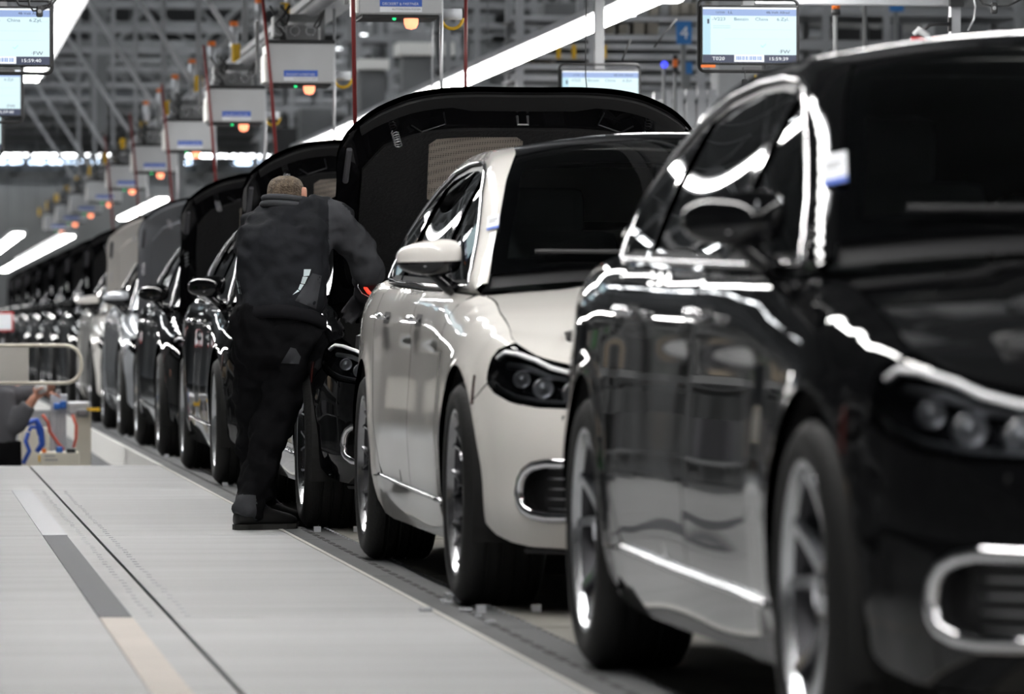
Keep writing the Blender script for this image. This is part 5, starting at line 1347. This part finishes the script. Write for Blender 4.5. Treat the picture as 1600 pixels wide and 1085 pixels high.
# second worker, far left in the pit
P2 = 36.0
def r_(px, py, dy=0): return at(px, py, P2 + dy)
per2 = empty('person', (r_(0, 700).x, P2, -1.1)); tag(per2, 'person in dark grey workwear cut by the left frame edge, reaching toward the barrier', 'person')
o2 = Vector(per2.location); R2 = lambda px, py, dy=0: r_(px, py, dy) - o2
b = MB()
limb(b, [R2(-20, 620), R2(-14, 660), R2(22, 660, -.05), R2(54, 622, -.1)], [.08, .055, .045, .030], 12)
hand(b, R2(56, 620, -.1), Vector((.7, 0, .5)), Vector((.2, -.5, -.5)), 1.0, .5, 1)
limb(b, [R2(-10, 605), R2(30, 612, .1), R2(62, 612, .05)], [.06, .045, .03], 12)
hand(b, R2(62, 612, .05), Vector((.8, 0, -.1)), Vector((0, 0, -1)), 1.0, .4, -1)
hc2 = R2(-52, 565)
limb(b, [R2(-25, 625), R2(-38, 600), hc2], [.075, .06, .07], 12); loft(b, [(hc2 + Vector((0, 0, -.10)), sx * .055, sy * .06), (hc2, sx * .078, sy * .098), (hc2 + Vector((0, 0, .07)), sx * .065, sy * .08), (hc2 + Vector((0, 0, .11)), sx * .02, sy * .03)], 16)
limb(b, [R2(-20, 620), R2(-20, 680)], [.12, .12], 12)
remesh(b, 'body', 'skin', per2, .009, 2)
b = MB(); limb(b, [R2(-25, 612), R2(-14, 650), R2(20, 665, -.05), R2(34, 648, -.08), R2(45, 633, -.1)], [.12, .095, .08, .068, .055], 16); loft(b, [(R2(-18, 700), sx * .19, sy * .13), (R2(-18, 650), sx * .20, sy * .14), (R2(-22, 612), sx * .20, sy * .13), (R2(-30, 598), sx * .10, sy * .09)], 22)
limb(b, [R2(-16, 612), R2(26, 618, .1), R2(55, 614, .06)], [.10, .075, .055], 14)
remesh(b, 'jacket', 'cloth_mid', per2, .013, 4)
b = MB(); limb(b, [R2(-22, 700), R2(-22, 800), (R2(-22, 700) * Vector((1, 1, 0))) + Vector((0, 0, .08))], [.12, .10, .08], 16); limb(b, [R2(8, 690), R2(12, 780), (R2(8, 700) * Vector((1, 1, 0))) + Vector((0, 0, .08))], [.115, .10, .08], 16); loft(b, [(R2(-8, 690), sx * .19, sy * .13), (R2(-8, 720), sx * .17, sy * .13)], 18)
remesh(b, 'trousers', 'cloth_trouser', per2, .014, 3)
b = MB(); b.tube([R2(58, 600, -.12), R2(66, 606, -.12), R2(74, 606, -.12)], [.04, .055, .03], 10)
remesh(b, 'cleaning_cloth', 'glove_white', per2, .01, 2)
# ------------------------------------------------------------------ stickers on the cars
def sticker(car, a, y, w_, h_, nm='inspection_label', rot=0):
    P, N = nrm(Tfn, np.array([-AX * a]), np.array([y]), 'up'); c = Vector(P[0] + N[0] * .004); n = Vector(N[0])
    v = Vector(Tfn(np.array([-AX * a]), np.array([y + .02]))[0] - P[0]).normalized(); t = v.cross(n).normalized()
    mk = lambda x0, x1, y0, y1, off, m, nn, par: mesh_obj(nn, [tuple(c + t * x_ + v * y_ + n * off) for x_, y_ in ((x0, y0), (x1, y0), (x1, y1), (x0, y1))], [(0, 1, 2, 3)], m, par)
    o = mk(-w_ / 2, w_ / 2, -h_ / 2, h_ / 2, .001, 'paper', nm, car)
    mk(-w_ / 2, w_ / 2, -h_ / 2, -h_ / 2 + h_ * .18, .002, 'blue_print', 'blue_band', o); mk(-w_ * .35, w_ * .35, h_ * .15, h_ * .22, .002, 'steel_grey', 'print_line', o); mk(-w_ * .35, w_ * .2, 0, h_ * .07, .002, 'steel_grey', 'print_line', o)
sticker(carB, .972, .93, .042, .10); sticker(carA, .968, .91, .055, .14)
